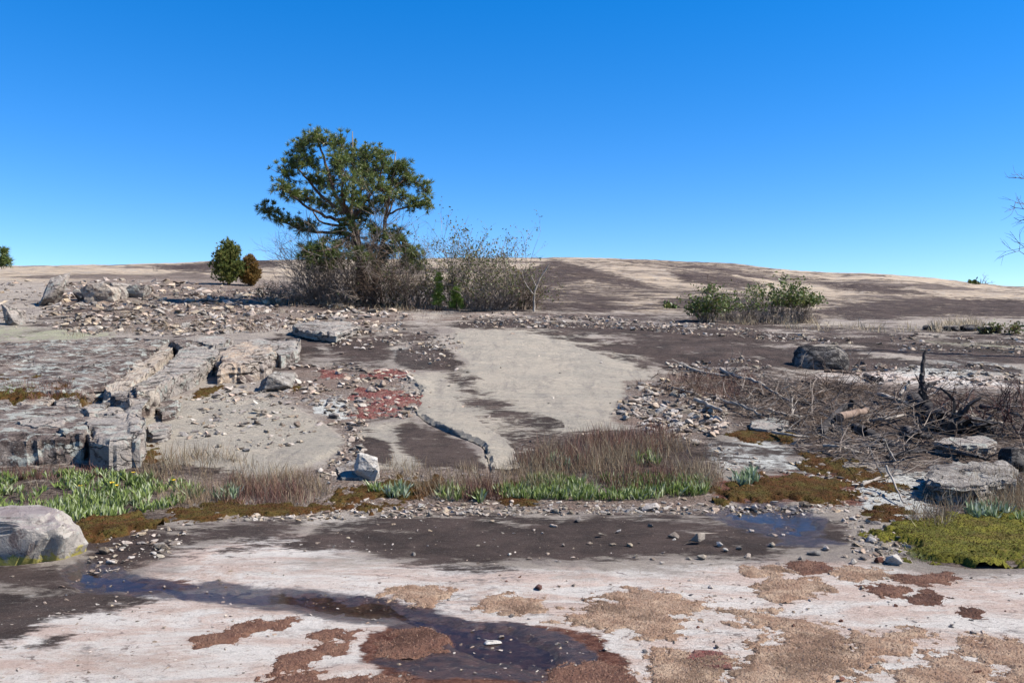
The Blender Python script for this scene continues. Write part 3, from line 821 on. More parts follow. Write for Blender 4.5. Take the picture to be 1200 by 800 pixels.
# ------------------------------------------------------------------ rocks
def dens_outline(pts, step, jit, seed):
    r = np.random.default_rng(seed)
    out = []
    n = len(pts)
    for i in range(n):
        a = np.array(pts[i][:2]); b = np.array(pts[(i + 1) % n][:2])
        L = np.linalg.norm(b - a); k = max(1, int(L / step))
        d = (b - a) / (L + 1e-9); nn = np.array([-d[1], d[0]])
        for q in range(k):
            p = a + (b - a) * q / k
            out.append(p + (nn * r.normal(0, jit) if q else 0))
    return np.array(out)

def slab(name, px_pts, h, mat, label, cat='rock', group=None, step=None, jit=None, under=0.25, rough=0.02, seed=1, lean=0.02, flat=False, kind=None, stain=None, parent=None, edge=0.03, hf=None):
    """a block or sheet of granite whose top outline is met at the given pixels"""
    P = [hit(x, y, h) for x, y in px_pts]
    ym = sum(p.y for p in P) / len(P)
    step = step or 3.5 * mpp(ym); jit = jit if jit is not None else 0.9 * mpp(ym)
    O = dens_outline(P, step, jit, seed)
    c = O.mean(0); n = len(O)
    size = np.abs(O - c).max()
    dd_ = O - c; dd_ /= np.linalg.norm(dd_, axis=1)[:, None] + 1e-9
    bl = fbm(O[:, 0] * 2.3, O[:, 1] * 2.3, 2, seed + 31)
    O = O + dd_ * ((np.floor(bl * 7) / 7 - 0.5) * rough * 3.2 + (fbm(O[:, 0] * 9, O[:, 1] * 9, 3, seed + 41) - 0.5) * rough * 1.3)[:, None]
    notch = np.clip(fbm(O[:, 0] * 3.7, O[:, 1] * 3.7, 3, seed + 51) - 0.5, 0, 1) * 3
    ringsf = [(1.0 + lean, 'b', 0.0), (1.0 + lean * 0.8, 's', 0.14), (1.0 + lean * 0.7, 's', 0.28), (1.0 + lean * 0.5, 's', 0.42), (1.0 + lean * 0.4, 's', 0.56), (1.0 + lean * 0.2, 's', 0.72), (1.0, 's', 1.0 - min(0.25, edge)), (1.0 - min(0.06, edge * 0.6 / size * 1.0 + 0.006), 't', 1.0)]
    for f in (0.97, 0.935, 0.9, 0.86, 0.82, 0.77, 0.72, 0.66, 0.6, 0.53, 0.46, 0.38, 0.3, 0.22, 0.1): ringsf.append((f, 't', 1.0))
    V = []
    hm = np.full(n, h)
    for f, k, t in ringsf:
        p = c + (O - c) * f
        if k in 'bs' and k != 'b':
            off = ((fbm(p[:, 0] * 4.0 + p[:, 1] * 2.0, t * 3.5 + p[:, 1] * 0.8, 4, seed, 0.6) - 0.5) + 0.35 * (vnoise(t * 9.0 + 0 * p[:, 0], p[:, 0] * 1.1, seed + 8) - 0.5))[:, None] * rough * 2.6
            d = (O - c); d /= np.linalg.norm(d, axis=1)[:, None] + 1e-9
            p = p + d * off
        g = ground(p[:, 0], p[:, 1])
        if k == 'b': z = g - under
        elif k == 's': z = g + h * t
        else:
            st_ = fbm(p[:, 0] * 1.6, p[:, 1] * 2.6, 5, seed + 3, 0.58)
            z = g + h + rough * 1.5 * (np.floor(st_ * 10) / 10 - 0.5) + rough * 0.7 * (fbm(p[:, 0] * 8, p[:, 1] * 8, 3, seed + 13) - 0.5)
            z = z - notch * h * 0.5 * smooth(0.80, 1.0, f)
            if hf is not None: z = z + hf(p)
        V.append(np.column_stack([p, z]))
    gc = gz(*c) + h + (float(hf(c[None])[0]) if hf else 0)
    nr = len(V)
    V = np.concatenate(V + [np.array([[c[0], c[1], gc]])])
    i = np.arange(nr - 1)[:, None]; j = np.arange(n)[None]; j2 = (j + 1) % n
    q = np.stack(np.broadcast_arrays(i * n + j, i * n + j2, (i + 1) * n + j2, (i + 1) * n + j), -1).reshape(-1, 4)
    t0 = np.stack([(nr - 1) * n + np.arange(n), (nr - 1) * n + (np.arange(n) + 1) % n, np.full(n, len(V) - 1)], -1)
    tri = np.concatenate([q[:, [0, 1, 2]], q[:, [0, 2, 3]], t0])
    # keep outward winding
    area = 0.5 * np.sum(O[:, 0] * np.roll(O[:, 1], -1) - np.roll(O[:, 0], -1) * O[:, 1])
    if area < 0: tri = tri[:, ::-1]
    org = np.array([c[0], c[1], gz(*c)])
    me = mesh_arrays(name, V - org, tri, mat, not flat)
    me.set_sharp_from_angle(angle=R(32))
    if stain is not None:
        px = 600 + F * V[:, 0] / V[:, 1]; py = 400 - F * (V[:, 2] - EYE) / V[:, 1]
        val = np.zeros(len(V))
        for soft, poly in stain:
            val = np.maximum(val, np.clip(0.5 + sdf_poly(px, py, poly) / (2 * soft), 0, 1))
        a = me.attributes.new('stain', 'FLOAT', 'POINT'); a.data.foreach_set('value', val.astype(np.float32))
    o = obj(name, me, parent, Vector(org))
    if parent is None: tag(o, label, cat, group, kind)
    return o

HULL = {61, 72, 83, 85, 91, 92, 93, 94}
def boulder(name, px, py, wpx, hpx, mat, label, seed=1, dpx=None, cat='boulder', group=None, planes=14, sub=4, squash=0.75, tilt=0, flatness=0.18, bury=0.12, rotz=0.0, amp=0.035, box=0.62):
    p = hit(px, py)
    s = mpp(p.y)
    W = wpx * s; H = hpx * s; D = (dpx or wpx * 0.75) * s
    r = random.Random(seed)
    bm = bmesh.new()
    hull = seed in HULL
    if hull:
        for i in range(15):
            v = Vector((r.uniform(-1, 1), r.uniform(-1, 1), r.uniform(-1, 1)))
            v = v / max(abs(v.x), abs(v.y), abs(v.z)) * r.uniform(0.8, 1.0)
            bm.verts.new(v)
        bmesh.ops.convex_hull(bm, input=bm.verts)
        for v in [v for v in bm.verts if not v.link_faces]: bm.verts.remove(v)
        bmesh.ops.triangulate(bm, faces=bm.faces)
        for _ in range(4): bmesh.ops.subdivide_edges(bm, edges=bm.edges[:], cuts=1, use_grid_fill=True)
    else:
        bmesh.ops.create_icosphere(bm, subdivisions=sub, radius=1.0)
    pl = []
    for i in range(planes):
        v = Vector((r.gauss(0, 1), r.gauss(0, 1), r.gauss(0, 0.8))).normalized()
        pl.append((v, r.uniform(0.66, 0.95)))
    pl.append((Vector((0, 0, 1)), squash))
    off = Vector((r.uniform(0, 50), r.uniform(0, 50), r.uniform(0, 50)))
    for v in bm.verts:
        c = v.co.copy()
        if not hull: c = Vector([math.copysign(abs(t) ** box, t) for t in c]) * 0.9
        for nrm, d in (() if hull else pl):
            k = c.dot(nrm)
            if k > d: c -= nrm * (k - d) * 0.93
        c += c.normalized() * (mnoise.fractal(c * 1.6 + off, 0.7, 2.1, 6) * amp * 1.6)
        v.co = c
    xs = [v.co.x for v in bm.verts]; ys = [v.co.y for v in bm.verts]; zs = [v.co.z for v in bm.verts]
    for v in bm.verts:
        v.co.x = (v.co.x - (min(xs) + max(xs)) / 2) / (max(xs) - min(xs)) * W
        v.co.y = (v.co.y - (min(ys) + max(ys)) / 2) / (max(ys) - min(ys)) * D
        v.co.z = ((v.co.z - min(zs)) / (max(zs) - min(zs)) - bury) / (1 - bury) * H
        v.co.z += v.co.x * tilt
    for f in bm.faces: f.smooth = True
    me = bpy.data.meshes.new(name); bm.to_mesh(me); bm.free(); me.materials.append(mat)
    me.set_sharp_from_angle(angle=R(24))
    yc = p.y + D * 0.40
    xc = p.x
    o = obj(name, me, None, (xc, yc, min(gz(xc, yc), gz(xc, p.y) + 0.3 * H)))
    o.rotation_euler = (0, 0, rotz)
    tag(o, label, cat, group)
    return o

# left ledges, stepping up away from the green strip
slab('granite_ledge', [(-90, 404), (60, 398), (150, 396), (196, 397), (186, 412), (158, 428), (140, 442), (122, 452), (60, 458), (-90, 462)], 0.22, M['ledge_dark'],
     'broad flat dark ledge blotched with pale lichen, uppermost of the stepped ledges', 'ledge', rough=0.07, seed=11, lean=0.015)
slab('granite_ledge', [(122, 455), (142, 443), (160, 428), (188, 411), (196, 399), (205, 404), (196, 418), (176, 436), (150, 452), (132, 463)], 0.25, M['ledge_cream'],
     'cream coloured rounded rim along the uppermost ledge', 'ledge', rough=0.06, seed=12, lean=0.03, edge=0.2)
slab('granite_ledge', [(120, 470), (158, 452), (200, 422), (222, 400), (250, 404), (258, 414), (236, 428), (216, 437), (188, 452), (163, 464), (166, 478), (140, 484), (112, 484)], 0.30, M['ledge_pale'],
     'long grey ledge with a sheer sunlit side facing the rubble slab', 'ledge', rough=0.035, seed=13, lean=0.02)
slab('granite_ledge', [(-80, 478), (40, 474), (112, 478), (118, 490), (108, 500), (96, 512), (60, 514), (-80, 520)], 0.27, M['ledge_dark'],
     'low dark brown ledge behind the green leafy strip', 'ledge', rough=0.03, seed=14, lean=0.06)
slab('granite_ledge', [(100, 490), (126, 483), (150, 481), (168, 486), (172, 502), (163, 514), (128, 518), (104, 512)], 0.31, M['ledge_pale'],
     'pale blocky ledge end split by a crack beside the dead grass', 'ledge', rough=0.035, seed=15, lean=0.05, edge=0.12)
slab('granite_ledge', [(252, 420), (262, 408), (290, 400), (316, 402), (322, 414), (308, 424), (282, 428), (258, 430)], 0.30, M['ledge_orange'],
     'orange cream ledge block at the end of the long grey ledge', 'ledge', rough=0.07, seed=16, lean=0.03, edge=0.15)
slab('granite_ledge', [(255, 408), (300, 396), (352, 396), (352, 410), (330, 418), (300, 408)], 0.22, M['ledge_pale'], 'flat pale slab behind the orange cream ledge block', 'ledge', rough=0.04, seed=17)
# broken plates lying about the ledges
for k, (pts, h, mt, lb) in enumerate([
    ([(128, 462), (142, 456), (156, 458), (152, 466), (136, 468)], 0.40, 'ledge_pale', 'loose pale plate resting on the long grey ledge'),
    ([(156, 452), (172, 447), (184, 450), (178, 457), (160, 460)], 0.37, 'ledge_cream', 'small cream plate beside the crack of the long grey ledge'),
    ([(92, 478), (110, 470), (128, 472), (126, 480), (104, 484)], 0.32, 'ledge_pale', 'fractured plate at the end of the mossy shelf'),
    ([(20, 492), (50, 486), (84, 488), (80, 496), (40, 499)], 0.31, 'ledge_pale', 'thin pale flake on the low dark brown ledge'),
    ([(70, 500), (92, 494), (104, 498), (98, 507), (76, 508)], 0.32, 'ledge_dark', 'dark flake on the corner of the low brown ledge'),
    ([(20, 470), (44, 462), (62, 465), (58, 474), (30, 478)], 0.16, 'ledge_cream', 'knobbly cream rock in the mossy shelf'),
    ([(62, 468), (84, 462), (96, 466), (90, 475), (66, 476)], 0.15, 'ledge_pale', 'knobbly grey rock in the mossy shelf'),
    ([(-20, 472), (8, 466), (18, 470), (8, 478), (-20, 480)], 0.15, 'ledge_dark', 'dark knob of rock in the mossy shelf'),
    ([(228, 398), (252, 392), (276, 395), (262, 402), (240, 404)], 0.30, 'ledge_pale', 'pale plate behind the long grey ledge'),
    ([(182, 476), (196, 466), (210, 470), (206, 482), (190, 486)], 0.10, 'ledge_dark', 'fallen block under the sheer side of the long grey ledge'),
    ([(172, 500), (186, 494), (200, 498), (196, 508), (178, 510)], 0.10, 'ledge_pale', 'fallen grey block under the blocky ledge end'),
    ([(196, 400), (216, 396), (228, 399), (214, 406)], 0.34, 'ledge_dark', 'dark flake at the top of the cream rim')]):
    slab('broken_plate', pts, h, M[mt], lb, 'rock plate', 'broken plates about the ledges', rough=0.04, seed=140 + k, lean=0.0, edge=0.3, under=0.1 if h < 0.2 else 0.0)
# mid-slope sheets
slab('granite_sheet', [(341, 380), (360, 376), (400, 376), (424, 379), (408, 386), (394, 391), (370, 388), (350, 384)], 0.22, M['ledge_pale'],
     'thin pale plate of rock tilted over a shadow on the rubble slope', 'slab', rough=0.04, seed=23, lean=-0.05, under=-0.02, edge=0.3)
slab('granite_sheet', [(395, 548), (415, 538), (445, 548), (440, 558), (400, 560)], 0.03, M['ledge_pale'], 'small low slab behind the white stone', 'slab', rough=0.01, seed=24)
def sheet_edge(name, pts, label, h=0.05, seed=3, w=0.22):
    r = np.random.default_rng(seed)
    W = [hit(x, y) for x, y in pts]
    line = []
    for i in range(len(W) - 1):
        k = max(2, int((W[i + 1] - W[i]).length / 0.022))
        for q in range(k): line.append(W[i].lerp(W[i + 1], q / k))
    line.append(W[-1])
    L = np.array([p[:2] for p in line]); n = len(L)
    t = np.gradient(L, axis=0); t /= np.linalg.norm(t, axis=1)[:, None]
    nl = np.column_stack([-t[:, 1], t[:, 0]])
    if nl[:, 0].mean() > 0: nl = -nl            # outward, to the shaded side
    bl = np.floor(fbm(L[:, 0] * 7, L[:, 1] * 7, 2, seed) * 8) / 8 - 0.5
    jag = bl * 0.07 + (fbm(L[:, 0] * 30, L[:, 1] * 30, 3, seed + 1) - 0.5) * 0.03
    C0 = L + nl * jag[:, None]
    ends = smooth(0, 10, np.minimum(np.arange(n), np.arange(n)[::-1]).astype(float))
    hh = h * (0.45 + 1.1 * fbm(L[:, 0] * 4, L[:, 1] * 4, 3, seed + 2)) * ends
    prof = [(-w, -0.012, 0), (-w * 0.6, 0.35, 0), (-w * 0.3, 0.75, 0), (-0.02, 0.98, 0), (0.020, 1.0, 0), (0.034, 0.8, 0), (0.028, 0.6, 0), (-0.05, 0.3, -0.01), (-0.11, 0, -0.06)]
    V = []
    for off, f, dz in prof:
        p = C0 + nl * off * ((0.85 + 0.3 * r.random((n, 1))) if -0.06 < off < 0.03 else 1.0)
        V.append(np.column_stack([p, ground(p[:, 0], p[:, 1]) + f * hh + dz + (f > 0.6) * (fbm(p[:, 0] * 18, p[:, 1] * 18, 3, seed + 6) - 0.5) * 0.012]))
    m = len(prof); V = np.concatenate(V)
    i = np.arange(m - 1)[:, None]; j = np.arange(n - 1)[None]
    q = np.stack(np.broadcast_arrays(i * n + j, i * n + j + 1, (i + 1) * n + j + 1, (i + 1) * n + j), -1).reshape(-1, 4)
    org = np.array([*L[n // 2], gz(*L[n // 2])])
    me = mesh_arrays(name, V - org, q, M['ground'], True); me.set_sharp_from_angle(angle=R(35))
    at_ = me.attributes.new('m_pale', 'FLOAT', 'POINT'); at_.data.foreach_set('value', np.full(len(V), 0.95, np.float32))
    o = obj(name, me, None, Vector(org))
    tag(o, label, 'rock edge')
sheet_edge('sheet_edge', [(486, 480), (494, 487), (506, 494), (518, 500), (532, 505), (548, 511), (560, 515), (567, 521), (570, 530), (575, 540), (578, 549)], 'undercut broken edge winding down the side of the large pale sheet', 0.024, 3, 0.30)
sheet_edge('sheet_edge', [(468, 437), (480, 441), (488, 447), (494, 455), (497, 462)], 'short undercut edge above the brightest red stonecrop', 0.02, 4, 0.2)
# right-hand rocks
slab('flat_boulder', [(1082, 548), (1100, 540), (1140, 536), (1180, 538), (1196, 546), (1190, 560), (1150, 568), (1100, 566)], 0.20, M['boulder'],
     'broad flat-topped grey boulder below the brushwood', 'boulder', rough=0.07, seed=31, lean=-0.10, edge=0.3)
slab('flat_boulder', [(1092, 517), (1110, 511), (1150, 510), (1168, 514), (1160, 521), (1120, 524)], 0.14, M['ledge_pale'],
     'thin grey ledge over a black gap in the brushwood', 'boulder', rough=0.04, seed=32, lean=-0.08, edge=0.3)
slab('flat_boulder', [(880, 493), (905, 488), (925, 492), (926, 500), (900, 503), (880, 500)], 0.06, M['ledge_pale'], 'low grey block at the foot of the brushwood', 'boulder', rough=0.03, seed=33)
boulder('boulder', 1195, 553, 34, 26, M['boulder_dark'], 'dark rounded boulder half hidden by bare red twigs', 33, cat='boulder')
boulder('boulder', 968, 433, 64, 27, M['boulder_pale_top'], 'lone black boulder with a pale top on dark rock', 38, dpx=44, squash=0.8, planes=6, bury=0.3, box=0.7, amp=0.045)
boulder('boulder', -2, 661, 154, 58, M['boulder_yellow'], 'big grey boulder with yellow lichen along its foot', 57, dpx=80, planes=7, squash=0.80, bury=0.38, tilt=-0.03, sub=5, amp=0.075, box=0.36)
boulder('boulder', 320, 459, 44, 22, M['boulder'], 'squat angular block with a shadowed side below the orange ledge', 61, dpx=30, planes=8)
boulder('boulder', 428, 563, 32, 29, M['stone_white'], 'white angular stone standing at the edge of the mossy strip', 72, dpx=26, planes=7, tilt=-0.1)
boulder('boulder', 50, 359, 34, 31, M['ledge_pale'], 'upright wedge of grey rock on the rubble slope', 83, dpx=40, planes=9, tilt=0.5)
boulder('boulder', 10, 381, 26, 22, M['ledge_pale'], 'pale slanting block beside the green lichen patch', 85, planes=8, tilt=-0.3)
for k, (x, y, ww, hh, sd_, lb) in enumerate([(112, 355, 40, 22, 91, 'tilted cream block leaning over a dark hollow'), (135, 350, 26, 18, 92, 'square grey block next to the tilted cream block'),
                               (155, 349, 30, 14, 93, 'low pale block capping the rubble line'), (95, 353, 24, 14, 94, 'flat grey rock jutting over a dark hollow')]):
    boulder('boulder', x, y, ww, hh, M['ledge_cream'] if k == 0 else M['ledge_pale'], lb, sd_, planes=8)
for k, (x, y, ww, hh) in enumerate([(1092, 387, 18, 6), (1118, 388, 20, 6), (1140, 388, 22, 7), (1165, 390, 26, 7)]):
    boulder('boulder', x, y, ww, hh, M['boulder_dark'], 'low dark rock in a row along the far slope', 110 + k, group='dark rocks in a row on the far slope', planes=8, sub=3)

# stone variants
def stone_mesh(seed, mat, flat=0.55):
    r = random.Random(seed)
    bm = bmesh.new()
    for i in range(13):
        v = Vector((r.gauss(0, 1), r.gauss(0, 1), r.gauss(0, 1))).normalized() * r.uniform(0.8, 1.1)
        bm.verts.new((v.x * 0.5, v.y * 0.5 * r.uniform(0.6, 0.8), v.z * 0.5 * flat))
    bmesh.ops.convex_hull(bm, input=bm.verts)
    for v in [v for v in bm.verts if not v.link_faces]: bm.verts.remove(v)
    bmesh.ops.bevel(bm, geom=bm.edges[:], offset=0.035, segments=1, affect='EDGES')
    bmesh.ops.triangulate(bm, faces=bm.faces)
    zmin = min(v.co.z for v in bm.verts)
    for v in bm.verts: v.co.z -= zmin
    me = bpy.data.meshes.new('stone'); bm.to_mesh(me); bm.free()
    me.materials.append(mat)
    return me
SM = [stone_mesh(s, M['stone'], 0.45 + 0.03 * (s % 8)) for s in range(16)]
SM_RED = [stone_mesh(40 + s, M['stone_red'], 0.5) for s in range(3)]
SM_WH = [stone_mesh(50 + s, M['stone_white'], 0.55) for s in range(3)]

def stone(px, py, wpx, label, group, pool=SM, sq=1.0):
    p = hit(px, py)
    s = wpx * mpp(p.y)
    o = obj('stone', random.choice(pool), None, (p.x, p.y, p.z - 0.06 * s))
    o.scale = (s * 1.12, s, s * sq * random.uniform(0.85, 1.15))
    o.rotation_euler = (random.uniform(-.12, .12), random.uniform(-.12, .12), random.uniform(0, 6.28))
    tag(o, label, 'stone', group)
    return o

# hand-placed ones
stone(631, 690, 17, 'dark red angular stone on the bleached rock', None, SM_RED, 0.9)
stone(577, 753, 24, 'flat pale grey stone sitting in the red-brown run-off', None, SM_WH, 0.6)
stone(588, 747, 8, 'tiny round grey stone beside the flat pale stone in the run-off', None, SM)
stone(818, 637, 20, 'pointed grey stone with one dark side on the dark rock', None, SM, 1.4)
stone(1049, 661, 22, 'pale rounded stone at the head of a stone cluster by the green moss', None, SM_WH, 1.3)
stone(1031, 659, 15, 'dark brown stone leaning against the pale rounded stone', None, SM_RED, 1.4)
stone(764, 597, 26, 'biggest grey stone in the gravel line below the green strip', None, SM, 0.9)
stone(493, 594, 13, 'cream stone in front of the green clumps', None, SM_WH)
stone(404, 743, 8, 'pale pebble resting on a brown dried mat', None, SM_WH)
stone(1145, 0 + 789, 14, 'dark stone beside a tan dried mat', None, SM_RED)
stone(930, 735, 8, 'small black stone upright in a tan dried mat', None, SM_RED, 1.6)
stone(988, 798, 16, 'dark lump at the rim of a large tan dried mat', None, SM_RED, 1.0)
L_DARK = ('loose granite stone on the dark stained rock between water and bleached rock', 'stones on the dark stained rock')
for x, y, s in [(790, 630, 15), (738, 640, 11), (705, 629, 11), (690, 637, 9), (718, 639, 8), (678, 611, 13), (648, 617, 12), (725, 624, 9), (762, 617, 8), (843, 640, 12), (850, 646, 10), (868, 644, 12),
                (876, 652, 14), (822, 655, 14), (806, 655, 9), (905, 628, 13), (918, 627, 8), (880, 623, 9), (905, 640, 12), (765, 655, 12), (775, 660, 9), (745, 653, 8), (660, 640, 7), (597, 650, 7),
                (485, 650, 9), (408, 630, 8), (490, 622, 5), (560, 640, 6), (620, 655, 8), (577, 612, 7), (955, 650, 16), (968, 644, 13), (990, 653, 12), (1000, 660, 12), (1012, 655, 12), (938, 655, 10)]:
    stone(x, y, s, *L_DARK)
L_CR = ('loose stone lying on the bleached pinkish rock', 'stones on the bleached rock')
for x, y, s in [(672, 686, 8), (609, 676, 7), (593, 681, 5), (586, 674, 5), (832, 688, 11), (838, 698, 6), (716, 686, 5), (790, 753, 5), (755, 764, 9), (710, 762, 9), (838, 752, 6), (840, 759, 8),
                (818, 735, 6), (790, 725, 6), (947, 714, 6), (915, 708, 8), (985, 728, 7), (1050, 710, 8), (1020, 711, 6), (882, 707, 5), (868, 700, 4), (1072, 728, 8), (1140, 742, 9), (1152, 740, 8), (1010, 746, 5),
                (1178, 716, 4), (600, 722, 9), (525, 703, 6), (445, 683, 5), (395, 757, 5), (560, 660, 7), (652, 755, 6), (805, 748, 5), (1010, 690, 9), (1020, 783, 9), (1030, 777, 7), (885, 760, 6)]:
    stone(x, y, s, L_CR[0], L_CR[1], random.choice([SM, SM, SM, SM_RED]))
def zone(poly, n, smin, smax, label, group, pool=SM, seed=0):
    q = rand_in_poly(poly, n, seed)
    for x, y in q:
        stone(x, y, smin + (smax - smin) * random.random() ** 2, label, group, pool)
zone([(120, 640), (150, 626), (200, 628), (195, 645), (150, 660), (118, 668)], 26, 7, 17, 'stone in the heap beside the big yellow-footed boulder', 'stones heaped by the big boulder', seed=1)
zone([(992, 606), (1040, 604), (1058, 640), (1040, 650), (1005, 640)], 20, 8, 16, 'stone in the pile between the puddle and the green moss', 'stones piled by the green moss', seed=2)
zone([(230, 600), (400, 597), (600, 590), (860, 590), (960, 588), (1000, 594), (860, 600), (600, 602), (400, 608), (240, 610)], 56, 6, 14, 'stone in the gravel line at the foot of the mossy strip', 'stones along the mossy strip', seed=3)
zone([(740, 455), (775, 448), (840, 470), (835, 510), (780, 505), (725, 490)], 40, 8, 18, 'angular block in the rubble fan beside the pale sheet', 'blocks in the rubble fan', seed=4)
zone([(220, 480), (330, 470), (380, 495), (350, 530), (240, 530)], 26, 6, 13, 'chip of granite scattered on the flat pale slab', 'chips on the flat pale slab', SM, seed=5)
zone([(60, 360), (220, 345), (330, 350), (330, 380), (200, 385), (70, 375)], 44, 7, 14, 'broken stone on the rubble slope below the rock wedges', 'stones on the rubble slope', seed=6)
zone([(340, 430), (410, 432), (470, 440), (480, 475), (430, 485), (425, 530), (405, 500), (350, 465)], 40, 7, 15, 'stone in the rubble around the red stonecrop', 'stones around the red stonecrop', seed=7)

def rubble(regions, label, seed=0, name='rubble', mat='rubble'):
    r = np.random.default_rng(seed)
    prot = []
    for k in range(10):
        me = stone_mesh(200 + k, None, 0.5) if False else None
    bms = []
    for k in range(10):
        rr = random.Random(300 + k)
        bm = bmesh.new()
        for i in range(8):
            v = Vector((rr.gauss(0, 1), rr.gauss(0, 1), rr.gauss(0, 1))).normalized()
            bm.verts.new((v.x * 0.6, v.y * 0.42, v.z * 0.22))
        bmesh.ops.convex_hull(bm, input=bm.verts)
        for v in [v for v in bm.verts if not v.link_faces]: bm.verts.remove(v)
        bm.verts.index_update()
        bmesh.ops.triangulate(bm, faces=bm.faces)
        bm.verts.index_update()
        bms.append((np.array([v.co[:] for v in bm.verts]), np.array([[v.index for v in f.verts] for f in bm.faces])))
        bm.free()
    VV = []; FF = []; off = 0
    for poly, n, s0, s1 in regions:
        q = rand_in_poly(poly, n, r.integers(1 << 30))
        # thin them in clumps
        W = hits(q[:, 0], q[:, 1])
        keep = fbm(W[:, 0] * 2.1, W[:, 1] * 1.4, 3, seed + 9) > 0.36
        W = W[keep]; q = q[keep]
        for p in W:
            bv, bf = bms[r.integers(10)]
            s = (s0 + (s1 * 1.5 - s0) * r.random() ** 3.6) * mpp(p[1])
            a = r.random() * 6.28; ca, sa = math.cos(a), math.sin(a)
            tz = r.normal(0, 0.25)
            v = bv * s
            v = np.column_stack([v[:, 0] * ca - v[:, 1] * sa, v[:, 0] * sa + v[:, 1] * ca, v[:, 2] * r.uniform(0.8, 1.5) + v[:, 0] * tz])
            VV.append(v + p + np.array([0, 0, s * 0.05])); FF.append(bf + off); off += len(bv)
    o = obj(name, mesh_arrays(name, np.concatenate(VV), np.concatenate(FF), M[mat]))
    tag(o, label, 'rubble', kind='stuff')
    return o
rubble([([(60, 335), (140, 328), (250, 335), (330, 345), (480, 368), (470, 385), (420, 395), (350, 395), (330, 385), (220, 395), (100, 392), (50, 380)], 4600, 2, 9),
        ([(0, 330), (60, 330), (60, 380), (0, 384)], 250, 2, 6),
        ([(280, 340), (330, 335), (330, 372), (280, 360)], 260, 2, 6)], 'pale broken rubble covering the slope under the shrubs', 1)
rubble([([(330, 430), (400, 425), (480, 432), (495, 470), (480, 490), (430, 490), (425, 525), (440, 548), (400, 572), (370, 556), (408, 520), (370, 480), (320, 465)], 1500, 2, 9),
        ([(200, 470), (330, 465), (390, 495), (340, 530), (220, 530)], 420, 2, 8),
        ([(260, 440), (330, 440), (340, 470), (240, 475)], 200, 2, 9),
        ([(370, 390), (500, 385), (545, 400), (540, 412), (470, 405), (400, 415)], 420, 2, 6),
        ([(462, 410), (515, 402), (545, 428), (490, 432)], 110, 2, 6)], 'chips and rubble spread between the two pale slabs', 2)
rubble([([(735, 452), (780, 445), (850, 465), (855, 500), (820, 522), (760, 508), (718, 490)], 1300, 3, 11)], 'rubble fan spilling beside the large pale sheet', 3)
rubble([([(240, 603), (400, 598), (600, 594), (860, 592), (1000, 592), (1000, 602), (860, 604), (600, 606), (400, 610), (240, 614)], 1500, 2, 7),
        ([(380, 560), (560, 548), (600, 580), (560, 592), (400, 600)], 420, 2, 6), ([(200, 592), (400, 586), (560, 584), (860, 582), (860, 594), (400, 602), (200, 608)], 420, 2, 6),
        ([(100, 645), (150, 618), (225, 614), (205, 650), (150, 672), (100, 678)], 170, 2, 8),
        ([(985, 605), (1040, 600), (1070, 650), (1040, 665), (1000, 650)], 260, 3, 9)], 'gravel washed along the foot of the mossy strip', 4)
rubble([([(520, 376), (560, 366), (700, 370), (860, 384), (1000, 396), (1000, 404), (860, 396), (700, 384), (560, 384)], 2000, 1.5, 5.5), (SHEET, 110, 1.5, 4.5),
        ([(780, 425), (870, 418), (940, 438), (860, 445), (790, 440)], 500, 2, 6),
        ([(1000, 425), (1200, 430), (1200, 455), (1000, 450)], 700, 2, 7),
        ([(1000, 392), (1200, 398), (1200, 415), (1050, 410)], 400, 2, 6)], 'pebbles strewn over the dark upper slope', 5)
rubble([([(830, 520), (930, 520), (1010, 560), (1090, 590), (1060, 620), (980, 590), (860, 570)], 700, 2, 7)], 'small stones scattered through the brown moss', 6)
rubble([([(300, 605), (1000, 605), (1000, 665), (300, 665)], 260, 1.5, 5), ([(0, 670), (1200, 670), (1200, 810), (0, 810)], 1500, 1.0, 4.5)], 'grit lying on the foreground rock', 7)

# ------------------------------------------------------------------ mats of dried stonecrop and moss
def world_poly(poly):
    return [hit(x, y) for x, y in poly]

